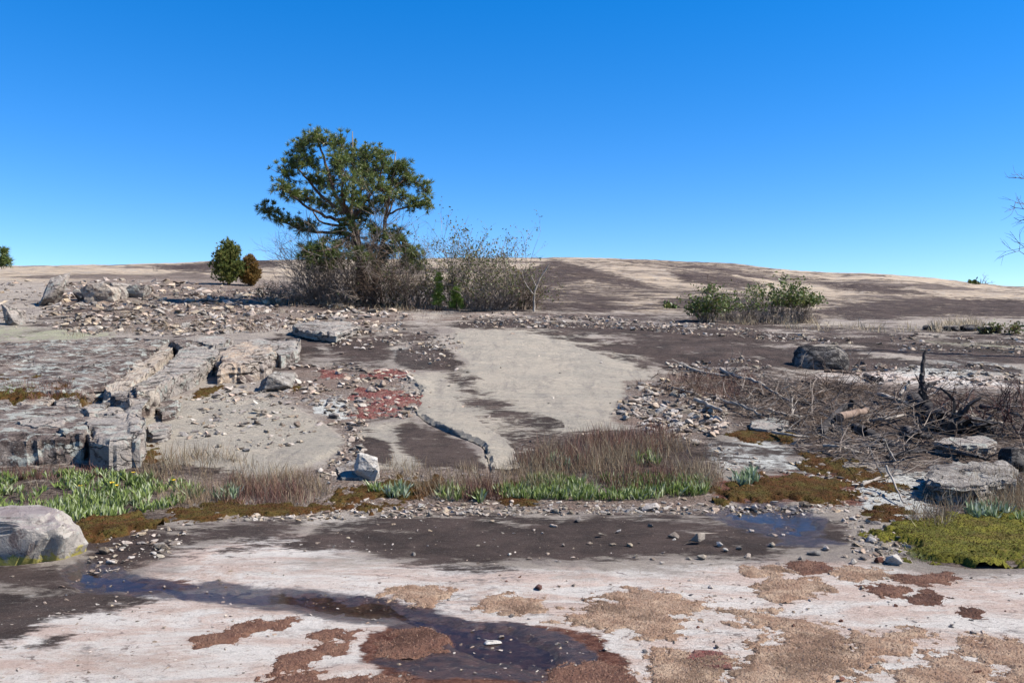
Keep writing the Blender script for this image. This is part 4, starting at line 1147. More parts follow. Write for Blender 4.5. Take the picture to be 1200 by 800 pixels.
def mat_patch(name, poly, h, base_mat, fuzz_mat, dens, flen, fw, label, cat, group=None, kind=None, seed=1, rag=0.5, up=0.6, cell=0.02, thr=0.0, fuzz_name='stems', nf=5.0):
    P = np.array([p[:2] for p in world_poly(poly)])
    lo = P.min(0) - 0.05; hi = P.max(0) + 0.05
    nx = int(np.clip((hi[0] - lo[0]) / cell, 6, 260)); ny = int(np.clip((hi[1] - lo[1]) / cell, 6, 260))
    gx, gy = np.meshgrid(np.linspace(lo[0], hi[0], nx), np.linspace(lo[1], hi[1], ny))
    def height(x, y):
        d = sdf_poly(x, y, P)
        sc = 0.5 * min(hi - lo)
        e = d + rag * (0.16 * sc + 0.05) * 2 * (fbm(x * nf, y * nf, 6, seed, 0.72) - 0.5) - thr + rag * 0.015
        return h * smooth(-0.004, 0.05 + 0.12 * sc, e) * (0.25 + 0.8 * fbm(x * 11, y * 11, 4, seed + 5, 0.6) + 0.7 * fbm(x * 3.2, y * 3.2, 2, seed + 15)) - 0.012 * (e < -0.002), e
    hh, e = height(gx, gy)
    Z = ground(gx, gy) + hh
    V = np.stack([gx, gy, Z], -1).reshape(-1, 3)
    i, j = np.meshgrid(np.arange(ny - 1), np.arange(nx - 1), indexing='ij')
    q = np.stack([i * nx + j, i * nx + j + 1, (i + 1) * nx + j + 1, (i + 1) * nx + j], -1).reshape(-1, 4)
    ok = (e.ravel()[q] > -0.012).any(axis=1)
    q = q[ok]
    used = np.unique(q); rm = np.full(len(V), -1); rm[used] = np.arange(len(used))
    cen = P.mean(0); org = np.array([cen[0], cen[1], gz(*cen)])
    root = obj(name, mesh_arrays(name, V[used] - org, rm[q], base_mat, True), None, Vector(org))
    tag(root, label, cat, group, kind)
    area = 0.5 * abs(np.sum(P[:, 0] * np.roll(P[:, 1], -1) - np.roll(P[:, 0], -1) * P[:, 1]))
    n = int(area * dens * 1.3) + 20
    r = np.random.default_rng(seed)
    q2 = r.uniform(lo, hi, (n * 3, 2))
    h2, e2 = height(q2[:, 0], q2[:, 1])
    s = (e2 > 0.0) | ((e2 > -0.05) & (r.random(len(e2)) < 0.25 * np.exp(e2 / 0.015)))
    q2 = q2[s][:n]; h2 = h2[s][:n]
    b = np.column_stack([q2, ground(q2[:, 0], q2[:, 1]) + np.maximum(h2, 0) - 0.003])
    d = r.normal(size=(len(b), 3)); d[:, 2] = np.abs(d[:, 2]) * up + 0.15
    d /= np.linalg.norm(d, axis=1)[:, None]
    L = flen * r.uniform(0.4, 1.3, len(b))[:, None]
    f = obj(fuzz_name, blades_mesh(fuzz_name, b, b + d * L, fw * r.uniform(0.6, 1.4, len(b)), fuzz_mat, origin=org), root)
    f['kind'] = 'stuff'
    return root

MATS = [
 ([(232, 750), (262, 740), (290, 728), (330, 724), (352, 726), (340, 733), (300, 740), (275, 755), (245, 757)], 'b', 'long thin brown dried mat below the run-off'),
 ([(314, 778), (350, 768), (380, 757), (406, 752), (400, 762), (370, 773), (345, 786), (320, 790)], 'b', 'slanting brown dried mat on bleached rock'),
 ([(445, 754), (470, 741), (500, 738), (524, 748), (517, 763), (480, 768), (450, 765)], 'b', 'brown dried mat bordered by dark run-off water'),
 ([(363, 745), (380, 738), (418, 739), (414, 747), (380, 748)], 'b', 'small brown dried mat with a pebble on it'),
 ([(452, 693), (475, 686), (515, 685), (535, 693), (520, 703), (490, 709), (465, 702)], 't', 'oval tan dried mat just above the run-off'),
 ([(556, 706), (575, 698), (612, 696), (632, 704), (626, 716), (590, 719), (560, 716)], 't', 'small tan dried mat next to the red-brown run-off'),
 ([(640, 729), (690, 709), (735, 690), (770, 695), (800, 702), (840, 709), (803, 726), (797, 741), (760, 747), (730, 737), (700, 733), (662, 729)], 't', 'wide diamond-shaped tan dried mat'),
 ([(884, 690), (905, 681), (945, 678), (970, 690), (950, 698), (905, 704), (890, 700)], 't', 'rounded tan dried mat with a dark rim'),
 ([(860, 715), (890, 717), (930, 723), (985, 738), (1005, 760), (1030, 786), (1000, 798), (960, 805), (840, 830), (830, 800), (880, 782), (892, 760), (898, 738)], 't', 'largest tan dried mat, spread over the bleached rock'),
 ([(742, 778), (780, 764), (830, 768), (862, 778), (850, 806), (800, 830), (760, 806)], 't', 'tan dried mat with a red tuft at its edge'),
 ([(1000, 752), (1030, 742), (1060, 735), (1092, 746), (1075, 758), (1056, 776), (1020, 768)], 't', 'tan dried mat joined to a red-brown fringe'),
 ([(1055, 790), (1085, 770), (1120, 765), (1150, 780), (1170, 800), (1120, 830), (1060, 808)], 't', 'low tan dried mat with bare rock around it'),
 ([(1115, 762), (1160, 744), (1205, 752), (1250, 770), (1250, 805), (1190, 795), (1150, 776)], 't', 'tan dried mat crossed by a dark crack'),
 ([(978, 671), (1000, 664), (1038, 667), (1046, 676), (1020, 681), (995, 677)], 't', 'tan dried mat below the stone cluster'),
 ([(1050, 677), (1080, 672), (1112, 672), (1106, 682), (1080, 686)], 'b', 'thin brown dried mat near the green moss'),
 ([(1014, 688), (1035, 684), (1062, 690), (1050, 698), (1030, 696)], 'b', 'dark brown dried mat on bare rock'),
 ([(1062, 700), (1085, 693), (1106, 700), (1095, 709), (1070, 708)], 'b', 'round brown dried mat on bare rock'),
 ([(928, 662), (945, 655), (968, 660), (966, 672), (940, 674)], 'b', 'small brown dried mat between loose stones'),
 ([(636, 785), (670, 775), (710, 782), (745, 800), (740, 830), (640, 830)], 'b', 'brown dried mat growing in the red-brown margin'),
 ([(300, 800), (360, 793), (430, 790), (470, 797), (450, 830), (310, 830)], 'b', 'brown dried mat with a ragged pale edge'),
 ([(1123, 716), (1140, 713), (1156, 718), (1140, 722)], 'b', 'tiny brown dried mat alone on bare rock'),
 ([(870, 672), (900, 662), (930, 668), (900, 676)], 't', 'thin tan dried crust on bare rock'),
]
for k, (poly, kd, lb) in enumerate(MATS):
    if kd == 't':
        mat_patch('dried_plant_mat', poly, 0.011, M['mat_base'], M['mat_tan'], 17000, 0.014, 0.0032, lb, 'dried mat', 'dried plant mats on the bleached rock', seed=500 + k, rag=2.6, up=0.6, cell=0.010, nf=8.0, thr=0.01)
    else:
        mat_patch('dried_plant_mat', poly, 0.012, M['mat_base_brown'], M['mat_brown'], 17000, 0.014, 0.0032, lb, 'dried mat', 'dried plant mats on the bleached rock', seed=500 + k, rag=1.8, up=0.6, cell=0.010, nf=8.0)
for k, (poly, lb) in enumerate([([(372, 436), (395, 434), (405, 442), (385, 444)], 'small red stonecrop patch nearest the orange ledge'),
                  ([(424, 440), (450, 434), (484, 435), (478, 442), (440, 446)], 'flat red stonecrop patch under the dark basin'),
                  ([(412, 466), (425, 456), (450, 458), (488, 466), (490, 474), (465, 476), (448, 490), (425, 488), (418, 480), (440, 472)], 'largest and brightest red stonecrop patch'),
                  ([(800 + 15, 772), (835, 768), (842, 776), (822, 780)], 'small red tuft at the edge of a tan dried mat')]):
    mat_patch('red_stonecrop', poly, 0.022 if k < 3 else 0.010, M['mat_base_red'], M['stonecrop_red'], 5500 if k < 3 else 15000, 0.020, 0.006 if k < 3 else 0.004, lb, 'stonecrop', 'red stonecrop patches', seed=560 + k, rag=4.0, cell=0.02 if k < 3 else 0.01, nf=6.0, thr=0.08 if k < 3 else 0)
MOSS = [
 ([(195, 600), (240, 590), (300, 590), (360, 592), (400, 588), (470, 592), (440, 602), (380, 604), (300, 604), (230, 610), (200, 612)], 'o', 0.05, 'olive brown moss edging below the red-brown grass'),
 ([(75, 625), (100, 612), (150, 606), (200, 604), (180, 618), (120, 630), (90, 642), (75, 640)], 'o', 0.09, 'brown moss cushion against the big boulder'),
 ([(385, 580), (420, 570), (470, 562), (520, 560), (545, 572), (500, 585), (440, 588), (400, 592)], 'o', 0.06, 'olive moss mound beneath the white stone'),
 ([(560, 572), (600, 560), (640, 572), (620, 592), (570, 590)], 'o', 0.04, 'brown moss among the dead grass'),
 ([(830, 575), (880, 562), (930, 556), (1000, 562), (1012, 580), (980, 592), (900, 588), (850, 590)], 'o', 0.06, 'rust and olive moss bed above the puddle'),
 ([(850, 508), (880, 500), (930, 508), (925, 520), (880, 518)], 'o', 0.04, 'olive moss above the white lichen patch'),
 ([(930, 530), (990, 540), (1050, 556), (1060, 580), (1000, 570), (940, 548)], 'o', 0.04, 'rusty moss threading between pale stones'),
 ([(1010, 594), (1040, 588), (1070, 598), (1062, 612), (1020, 612)], 'o', 0.04, 'small rusty moss cushion near the stone pile'),
 ([(1050, 630), (1080, 612), (1130, 602), (1190, 600), (1260, 605), (1260, 655), (1180, 656), (1120, 664), (1070, 660)], 'g', 0.06, 'bright green moss mound under the flat-topped boulder'),
 ([(215, 466), (240, 456), (262, 452), (258, 462), (230, 470)], 'o', 0.04, 'olive moss at the foot of the long grey ledge'),
 ([(335, 455), (350, 449), (360, 453), (345, 460)], 'o', 0.03, 'moss tuft beside the squat angular block'),
 ([(160, 540), (175, 520), (190, 525), (185, 545)], 'o', 0.05, 'olive moss under the blocky ledge end'),
]
for k, (poly, kd, h, lb) in enumerate(MOSS):
    g = kd == 'g'
    mat_patch('moss', poly, h * (0.8 if g else 0.6), M['moss_green' if g else 'moss_olive'], M['moss_fuzz_green' if g else 'moss_fuzz_olive'], 7500, 0.016, 0.005, lb, 'moss', None, 'stuff', seed=600 + k, rag=3.4 if g else 3.6, cell=0.02, fuzz_name='shoots', nf=3.0 if g else 4.0, thr=0.09 if g else 0.09)
mat_patch('moss', [(60, 462), (100, 458), (112, 466), (100, 474), (70, 474)], 0.06, M['moss_olive'], M['moss_fuzz_olive'], 8000, 0.02, 0.005, 'olive moss tuft at the end of the mossy shelf', 'moss', None, 'stuff', seed=661, rag=1, cell=0.02, fuzz_name='shoots')
mat_patch('moss', [(-60, 452), (40, 447), (104, 458), (100, 480), (-60, 484)], 0.17, M['moss_olive'], M['moss_fuzz_olive'], 6000, 0.03, 0.006, 'olive moss on the shelf between two dark ledges', 'moss', None, 'stuff', seed=660, rag=2.4, thr=0.08, cell=0.03, fuzz_name='shoots')

# ------------------------------------------------------------------ grasses and leafy clumps
def grass(name, regions, mat, label, hmin, hmax, wid, lean=0.25, seed=1, lift=0.0):
    r = np.random.default_rng(seed)
    B = []; T = []; W = []; D = []
    for poly, n in regions:
        q = rand_in_poly(poly, n, r.integers(1 << 30))
        P = hits(q[:, 0], q[:, 1])
        k = fbm(P[:, 0] * 2.6, P[:, 1] * 2.0, 3, seed + 4, 0.6)
        s = r.random(n) < np.clip((k - 0.38) * 5.0, 0.05, 1)
        P = P[s]; k = k[s]; m = len(P)
        # blades spring from tufts
        H = (hmin + (hmax - hmin) * r.random(m) ** 1.8) * (0.18 + 0.95 * k)
        d = np.column_stack([r.normal(-0.03, lean * 1.5, m), r.normal(0, lean * 1.5, m), np.ones(m)])
        d /= np.linalg.norm(d, axis=1)[:, None]
        P[:, 2] += lift
        B.append(P - [0, 0, 0.01]); T.append(P + d * H[:, None]); W.append(wid * r.uniform(0.6, 1.4, m))
        D.append(np.column_stack([r.normal(0, 0.06, m), r.normal(0, 0.06, m), np.zeros(m)]) * H[:, None])
    o = obj(name, blades_mesh(name, np.concatenate(B), np.concatenate(T), np.concatenate(W), mat, np.concatenate(D)))
    tag(o, label, 'grass', kind='stuff')
    return o
grass('dead_grass', [([(580, 560), (620, 528), (700, 512), (760, 504), (800, 512), (840, 530), (850, 560), (840, 580), (700, 578), (590, 580)], 6500), ([(480, 572), (560, 565), (590, 580), (540, 590), (490, 588)], 900)],
      M['deadgrass'], 'feathery dead grass behind the central green strip', 0.10, 0.42, 0.0042, 0.22, 1)
grass('dead_grass', [([(600, 545), (640, 525), (720, 508), (770, 503), (800, 515), (780, 535), (660, 555)], 2800), ([(540, 590), (560, 570), (585, 565), (590, 588)], 700), ([(700, 565), (780, 555), (830, 560), (810, 580), (720, 580)], 900)],
      M['deadgrass_red'], 'dark red-brown dead grass topping the central green strip', 0.12, 0.40, 0.005, 0.20, 2)
grass('dead_grass', [([(160, 570), (170, 548), (230, 535), (300, 545), (370, 562), (390, 580), (360, 596), (260, 598), (200, 596)], 5200)],
      M['deadgrass'], 'brown dead grass between the two left slabs', 0.08, 0.36, 0.0042, 0.25, 3)
grass('dead_grass', [([(210, 580), (280, 560), (350, 575), (370, 592), (260, 598)], 2300), ([(0, 556), (60, 550), (130, 553), (130, 562), (0, 565)], 1100)], M['deadgrass_red'], 'red-brown dead grass left of the white stone', 0.08, 0.30, 0.005, 0.25, 4)
grass('dead_grass', [([(-40, 470), (40, 452), (110, 455), (110, 478), (-40, 485)], 1500), ([(60, 385), (190, 380), (290, 372), (330, 378), (320, 392), (200, 390), (80, 396)], 1300), ([(130, 345), (250, 342), (250, 372), (130, 372)], 450)],
      M['deadgrass'], 'sparse dead grass on the left ledges', 0.10, 0.36, 0.007, 0.25, 5)
grass('dead_grass', [([(-40, 474), (40, 462), (110, 462), (112, 480), (-40, 490)], 1100)], M['deadgrass_red'], 'brown dead grass filling the mossy shelf between ledges', 0.08, 0.3, 0.006, 0.25, 15, 0.17)
grass('green_grass', [([(-30, 470), (30, 462), (60, 470), (0, 480)], 500)], M['wool'], 'green blades growing on the mossy shelf between ledges', 0.05, 0.18, 0.009, 0.4, 16, 0.17)
grass('dead_grass', [([(1060, 620), (1080, 580), (1130, 572), (1210, 575), (1240, 600), (1200, 610), (1100, 606)], 2600), ([(1075, 625), (1090, 595), (1115, 600), (1110, 625)], 350)],
      M['deadgrass'], 'dry stalks around the flat-topped boulder', 0.10, 0.45, 0.0045, 0.3, 6)
grass('dead_grass', [([(400, 560), (420, 545), (480, 545), (560, 548), (560, 560), (470, 565)], 900)], M['deadgrass'], 'thin dead stalks in front of the stained sheet', 0.06, 0.26, 0.004, 0.2, 7)
grass('dead_grass', [([(740, 448), (800, 442), (880, 440), (900, 455), (860, 470), (800, 462), (750, 455)], 1800), ([(450, 372), (500, 362), (540, 366), (500, 378)], 250)], M['deadgrass_red'], 'red-brown grass tufts above the rubble fan', 0.08, 0.28, 0.007, 0.3, 8)
grass('dry_grass', [([(815, 372), (850, 370), (955, 372), (960, 379), (820, 379)], 1400), ([(1080, 384), (1110, 378), (1150, 378), (1160, 386), (1090, 388)], 900), ([(900, 380), (1080, 385), (1080, 390), (930, 388)], 500)], M['drygrass'], 'tan dry grass on the far slope', 0.15, 0.5, 0.016, 0.3, 9)
grass('dead_grass', [([(300, 352), (500, 358), (630, 358), (630, 364), (480, 366), (310, 358)], 2200)], M['deadgrass'], 'dry grass along the foot of the pine thicket', 0.12, 0.45, 0.014, 0.3, 10)
grass('green_grass', [([(1055, 640), (1085, 620), (1130, 640), (1110, 660), (1070, 660)], 1500)], leaf_mat('thin green grass', (0.12, 0.16, 0.05), (0.2, 0.23, 0.08), (0.25, 0.22, 0.12), 0.6, 0.3), 'fine short green grass at the rim of the green moss', 0.02, 0.08, 0.004, 0.8, 11)

grass('dead_grass', [([(0, 575), (100, 560), (215, 570), (200, 600), (60, 606)], 900), ([(590, 580), (700, 566), (830, 572), (820, 588), (600, 590)], 800)], M['deadgrass'], 'dry stalks mixed into the green leaf strips', 0.05, 0.2, 0.004, 0.3, 12)

def rosettes(centers, r, leaf, lw, spread, nleaf):
    B = []; T = []; W = []; D = []
    for p in centers:
        n = int(nleaf * r.uniform(0.7, 1.3))
        for i in range(n):
            a = r.random() * 6.28; el = r.uniform(0.25, 1.0)
            L = leaf * r.uniform(0.55, 1.25)
            d = np.array([math.cos(a) * spread * (1.1 - el), math.sin(a) * spread * (1.1 - el), 0.35 + el]); d /= np.linalg.norm(d)
            b = p + np.array([math.cos(a), math.sin(a), 0]) * 0.012
            B.append(b); T.append(b + d * L); W.append(lw * r.uniform(0.7, 1.3)); D.append(np.array([0, 0, 0.06 * L]) + d * 0)
    return np.array(B), np.array(T), np.array(W), np.array(D)

def leafy(name, poly, n, label, kind=None, group=None, mat='wool', leaf=0.12, lw=0.018, seed=1, flowers=0, spread=0.9, nleaf=8):
    r = np.random.default_rng(seed)
    q = rand_in_poly(poly, n, seed)
    P = hits(q[:, 0], q[:, 1])
    if kind: P = P[r.random(len(P)) < np.clip((fbm(P[:, 0] * 2.2, P[:, 1] * 2.2, 4, seed + 80, 0.6) - 0.36) * 5.5, 0.05, 1)]
    c = P.mean(0)
    org = np.array([c[0], c[1], gz(c[0], c[1])])
    B, T, W, D = rosettes(P, r, leaf, lw, spread, nleaf)
    me = blades_mesh('leaves', B, T, W, M[mat], D, 0.5, True, origin=org)
    if flowers == 0:
        o = obj(name, me, None, Vector(org)); tag(o, label, 'plant' if kind is None else 'plants', group, kind)
        return o
    o = obj(name, me, None, Vector(org)); tag(o, label, 'plants', group, kind)
    sg = Segs(); fb = []; ft = []
    for k in range(flowers):
        p = P[r.integers(len(P))]; top = p + np.array([r.normal(0, .02), r.normal(0, .02), r.uniform(0.20, 0.27)])
        sg.add(p, top, 0.003, 0.002)
        for a in np.linspace(0, 6.28, 9)[:-1]:
            fb.append(top); ft.append(top + np.array([math.cos(a) * 0.022, math.sin(a) * 0.022, 0.008]))
    obj('flower_stems', sg.mesh('flower_stems', M['wool'], origin=org), o)
    obj('flowers', blades_mesh('flowers', fb, ft, 0.014, M['flower'], None, 0.5, True, origin=org), o)
    return o
leafy('leafy_ground_cover', [(-60, 570), (0, 560), (80, 556), (180, 560), (216, 568), (214, 592), (160, 606), (90, 612), (60, 604), (-60, 606)], 1250, 'dense mat of green woolly leaves with yellow flowers behind the big boulder', 'stuff', seed=1, flowers=6, leaf=0.09, lw=0.016)
leafy('leafy_ground_cover', [(578, 576), (600, 564), (680, 562), (760, 562), (830, 566), (832, 580), (760, 588), (680, 588), (590, 588)], 680, 'central strip of upright green woolly leaves before the dead grass', 'stuff', seed=2, leaf=0.105, lw=0.0135, spread=0.8, mat='wool')
for k, (poly, n, lb) in enumerate([
    ([(450, 580), (470, 574), (484, 582), (478, 592), (455, 592)], 16, 'grey-green woolly clump in front of the moss mound'),
    ([(432, 576), (444, 574), (446, 582), (436, 584)], 7, 'small woolly clump below the white stone'),
    ([(510, 583), (530, 574), (546, 578), (540, 588), (515, 588)], 14, 'spreading woolly clump between two brown tufts'),
    ([(555, 585), (568, 582), (568, 590), (556, 592)], 7, 'tiny woolly clump at the foot of a red-brown tuft'),
    ([(252, 583), (272, 576), (280, 584), (268, 590), (254, 590)], 13, 'pale woolly clump in the left dead grass'),
    ([(215, 578), (235, 572), (240, 582), (222, 588)], 9, 'woolly clump at the end of the dense leaf mat'),
    ([(858, 565), (875, 556), (895, 560), (892, 568), (868, 572)], 16, 'bright woolly clump in the rusty moss bed'),
    ([(780, 572), (805, 566), (830, 570), (826, 582), (790, 584)], 22, 'tall woolly clump closing the central green strip'),
    ([(1132, 606), (1150, 598), (1180, 600), (1182, 610), (1150, 614)], 24, 'woolly clump by the flat-topped boulder'),
    ([(1185, 618), (1200, 610), (1220, 615), (1215, 622)], 10, 'ragged woolly clump beside the green moss mound'),
    ([(640, 542), (670, 538), (680, 548), (650, 554)], 9, 'pale woolly leaves poking out of the dead grass'),
    ([(740, 540), (770, 534), (775, 546), (745, 552)], 9, 'green woolly leaves high in the dead grass')]):
    leafy('leafy_plant', poly, int(n * 1.6), lb, None, 'woolly leafy clumps', 'wool_pale' if k in (0, 4, 6, 8, 10) else 'wool', seed=20 + k, leaf=0.12, lw=0.018, spread=0.9)

# ------------------------------------------------------------------ trees and shrubs
def at(px, py, Y):
    return Vector(((px - 600) / F * Y, Y, EYE - (py - 400) / F * Y))

def tufts(name, centers, mat, L, wd, n, up=0.3, origin=(0, 0, 0), parent=None, outward=None, seed=1):
    r = np.random.default_rng(seed)
    c = np.repeat(np.array(centers), n, axis=0)
    d = r.normal(size=(len(c), 3)); d /= np.linalg.norm(d, axis=1)[:, None]
    d[:, 2] += up
    if outward is not None: d += np.repeat(np.array(outward), n, axis=0) * 0.7
    d /= np.linalg.norm(d, axis=1)[:, None]
    ll = L * r.uniform(0.65, 1.15, len(c))[:, None] * np.repeat(r.uniform(0.6, 1.25, len(centers)), n)[:, None]
    return obj(name, blades_mesh(name, c, c + d * ll, wd * r.uniform(0.7, 1.3, len(c)), mat, None, 0.5, True, origin=origin), parent)

def big_pine():
    base = hit(424, 357); Y0 = base.y
    root = empty('pine_tree', base, 'tall spreading pine with a lopsided green crown over a shrub thicket', 'pine tree')
    o = np.array(base)
    k = mpp(Y0)
    def A(x, y, dz=0.0):  # dz: metres toward/away
        return at(x, y, Y0 + dz)
    tr = Segs()
    poly_tube(tr, [base - Vector((0, 0, .2)), A(423, 325, .05), A(421, 298, .1), A(416, 272, .05), A(409, 250, 0)], 0.19, 0.11, 5, 0.01)
    obj('trunk', tr.mesh('trunk', M['bark_pine'], 8, base), root)
    tr2 = Segs()
    poly_tube(tr2, [base + Vector((0.25, 0.1, -.2)), A(441, 318, .3), A(449, 285, .35), A(452, 255, .3), A(457, 225, .3), A(463, 195, .3)], 0.11, 0.03, 4, 0.01)
    obj('trunk', tr2.mesh('trunk', M['bark_pine'], 7, base), root)
    limbs = [
        ([(409, 250, 0), (394, 230, -.2), (385, 205, -.3), (377, 178, -.3), (369, 155, -.2)], .085),
        ([(405, 250, 0), (376, 229, .3), (357, 206, .5), (342, 193, .6)], .07),
        ([(407, 257, 0), (388, 256, -.3), (363, 244, -.6), (339, 226, -.7), (328, 212, -.8)], .07),
        ([(418, 277, 0), (395, 273, .2), (360, 270, .3), (333, 259, .2), (312, 247, .1)], .07),
        ([(411, 250, 0), (414, 222, .2), (413, 195, .3), (411, 168, .2)], .07),
        ([(413, 258, 0), (425, 240, -.4), (441, 218, -.7), (450, 190, -.7)], .065),
        ([(452, 252, .3), (468, 245, .1), (484, 240, 0), (500, 233, -.1)], .04),
        ([(457, 225, .3), (470, 214, .6), (484, 211, .8), (495, 220, .9)], .035),
        ([(450, 283, .35), (462, 276, .1), (472, 278, -.2), (482, 295, -.3)], .04),
        ([(411, 255, 0), (404, 240, -.9), (400, 222, -1.5), (405, 200, -1.8)], .07),
        ([(411, 255, 0), (420, 238, .9), (425, 215, 1.5), (420, 190, 1.8)], .07),
        ([(411, 262, 0), (380, 262, 1.0), (362, 240, 1.6)], .06),
        ([(416, 270, 0), (400, 285, -.8), (385, 292, -1.3), (365, 296, -1.4)], .05),
        ([(452, 255, .3), (458, 245, 1.2), (462, 225, 1.7)], .045),
        ([(421, 300, 0), (405, 296, -.3), (385, 300, -.6)], .04),
    ]
    for pts, rr in limbs:
        s = Segs(); poly_tube(s, [A(*p) for p in pts], rr, 0.018, 4, 0.02)
        obj('limb', s.mesh('limb', M['bark_pine'], 5, base), root)
    # clumps: centre px, py, depth, radius px
    cl = [(369, 160, -.2, 13), (386, 168, -.3, 17), (352, 172, .2, 13), (346, 190, .5, 13), (362, 190, -.2, 16), (334, 203, -.4, 15), (331, 220, -.8, 11), (343, 226, -.5, 9), (315, 247, .1, 12), (329, 256, .2, 11),
          (348, 262, .3, 13), (362, 268, .3, 10), (401, 172, .1, 17), (395, 190, -1.0, 20), (413, 188, .4, 18), (410, 208, -1.7, 20), (390, 210, .2, 16), (430, 182, -.2, 15), (446, 182, -.6, 12), (440, 200, -.7, 17), (456, 197, .3, 14), (470, 196, .3, 11),
          (463, 212, .8, 15), (448, 222, -.6, 15), (430, 215, 1.4, 18), (424, 198, 1.8, 18), (475, 208, .7, 11), (488, 214, .8, 11), (497, 222, .9, 10), (499, 238, 0, 9), (487, 241, 0, 9), (472, 232, .2, 9), (372, 212, .8, 14), (362, 232, 1.4, 12),
          (420, 232, -.9, 15), (402, 228, -1.3, 15), (436, 240, .6, 13), (378, 240, .5, 9), (462, 226, 1.5, 13), (450, 236, .9, 9),
          (395, 286, -.7, 14), (378, 293, -1.1, 13), (362, 297, -1.3, 11), (392, 303, -.6, 12), (440, 275, .2, 11), (464, 277, 0, 13), (470, 290, -.2, 12), (484, 297, -.3, 12), (474, 307, -.2, 11), (412, 285, .9, 12), (452, 296, .3, 10), (408, 262, -.6, 9), (398, 272, -.4, 10), (428, 262, .5, 11), (434, 290, .4, 11), (372, 308, -.8, 10), (420, 300, -.7, 10), (440, 308, -.3, 10), (488, 311, -.2, 9), (424, 250, .8, 11), (400, 246, .8, 10)]
    r = np.random.default_rng(5)
    cen = []; outw = []; tw = Segs()
    for (x, y, dz, rad) in cl:
        c = A(x, y, dz); rm = rad * k
        nt_ = int((8 + rad * 2.5) * r.uniform(0.5, 1.3))
        for i in range(nt_):
            d = r.normal(size=3); d /= np.linalg.norm(d); rr = rm * r.uniform(0.2, 1.28)
            p = np.array(c) + d * rr * np.array([1, 1, 0.8])
            cen.append(p); outw.append(d + np.array([0, 0, 0.3]))
            mid = np.array(c) * 0.5 + p * 0.5 - np.array([0, 0, 0.06])
            tw.add(c, mid, 0.012, 0.009); tw.add(mid, p, 0.009, 0.006)
    crown = tufts('crown', cen, M['needle'], 0.19, 0.014, 38, 0.25, base, root, outw, 3)
    obj('twigs', tw.mesh('twigs', M['bark_pine'], 3, base), crown)['kind'] = 'stuff'
    # dead tips standing out of the crown
    for a, b in (((413, 175, 0), (413, 154, 0)), ((462, 195, .3), (464, 178, .3))):
        s = Segs(); poly_tube(s, [A(*a), A(*b)], 0.03, 0.012, 3, 0.004); obj('dead_tip', s.mesh('dead_tip', M['bark_grey'], 5, base), root)
    return root
big_pine()

def grow(sg, p, d, L, r, depth, rnd, droop=0.0, fork=3, spread=0.5, tips=None, seglen=4):
    pts = [p]; dd = d.copy(); q = p.copy()
    for i in range(seglen):
        dd = (dd + Vector((rnd.gauss(0, .18), rnd.gauss(0, .18), rnd.gauss(0, .12) - droop))).normalized()
        q2 = q + dd * L / seglen
        sg.add(q, q2, r * (1 - 0.5 * i / seglen), r * (1 - 0.5 * (i + 1) / seglen))
        q = q2; pts.append(q)
    if depth > 0:
        for i in range(fork):
            b = pts[rnd.randint(1, seglen)]
            nd = (dd + Vector((rnd.gauss(0, spread), rnd.gauss(0, spread), rnd.gauss(0.05, spread * 0.8)))).normalized()
            grow(sg, b, nd, L * rnd.uniform(0.45, 0.75), r * 0.6, depth - 1, rnd, droop, fork, spread, tips, max(2, seglen - 1))
    elif tips is not None:
        tips.extend(pts[1:])

def leaves_at(name, tips, n, size, mat, origin, parent, rnd_seed, keep=1.0, jitter=0.06):
    r = np.random.default_rng(rnd_seed)
    t = np.array([tuple(p) for p in tips])
    t = t[r.random(len(t)) < keep]
    c = np.repeat(t, n, axis=0) + r.normal(0, jitter, (len(t) * n, 3))
    d = r.normal(size=c.shape); d /= np.linalg.norm(d, axis=1)[:, None]
    s = size * r.uniform(0.6, 1.3, len(c))
    return obj(name, blades_mesh(name, c, c + d * s[:, None], s * 0.55, mat, None, 0.5, True, origin=origin), parent)

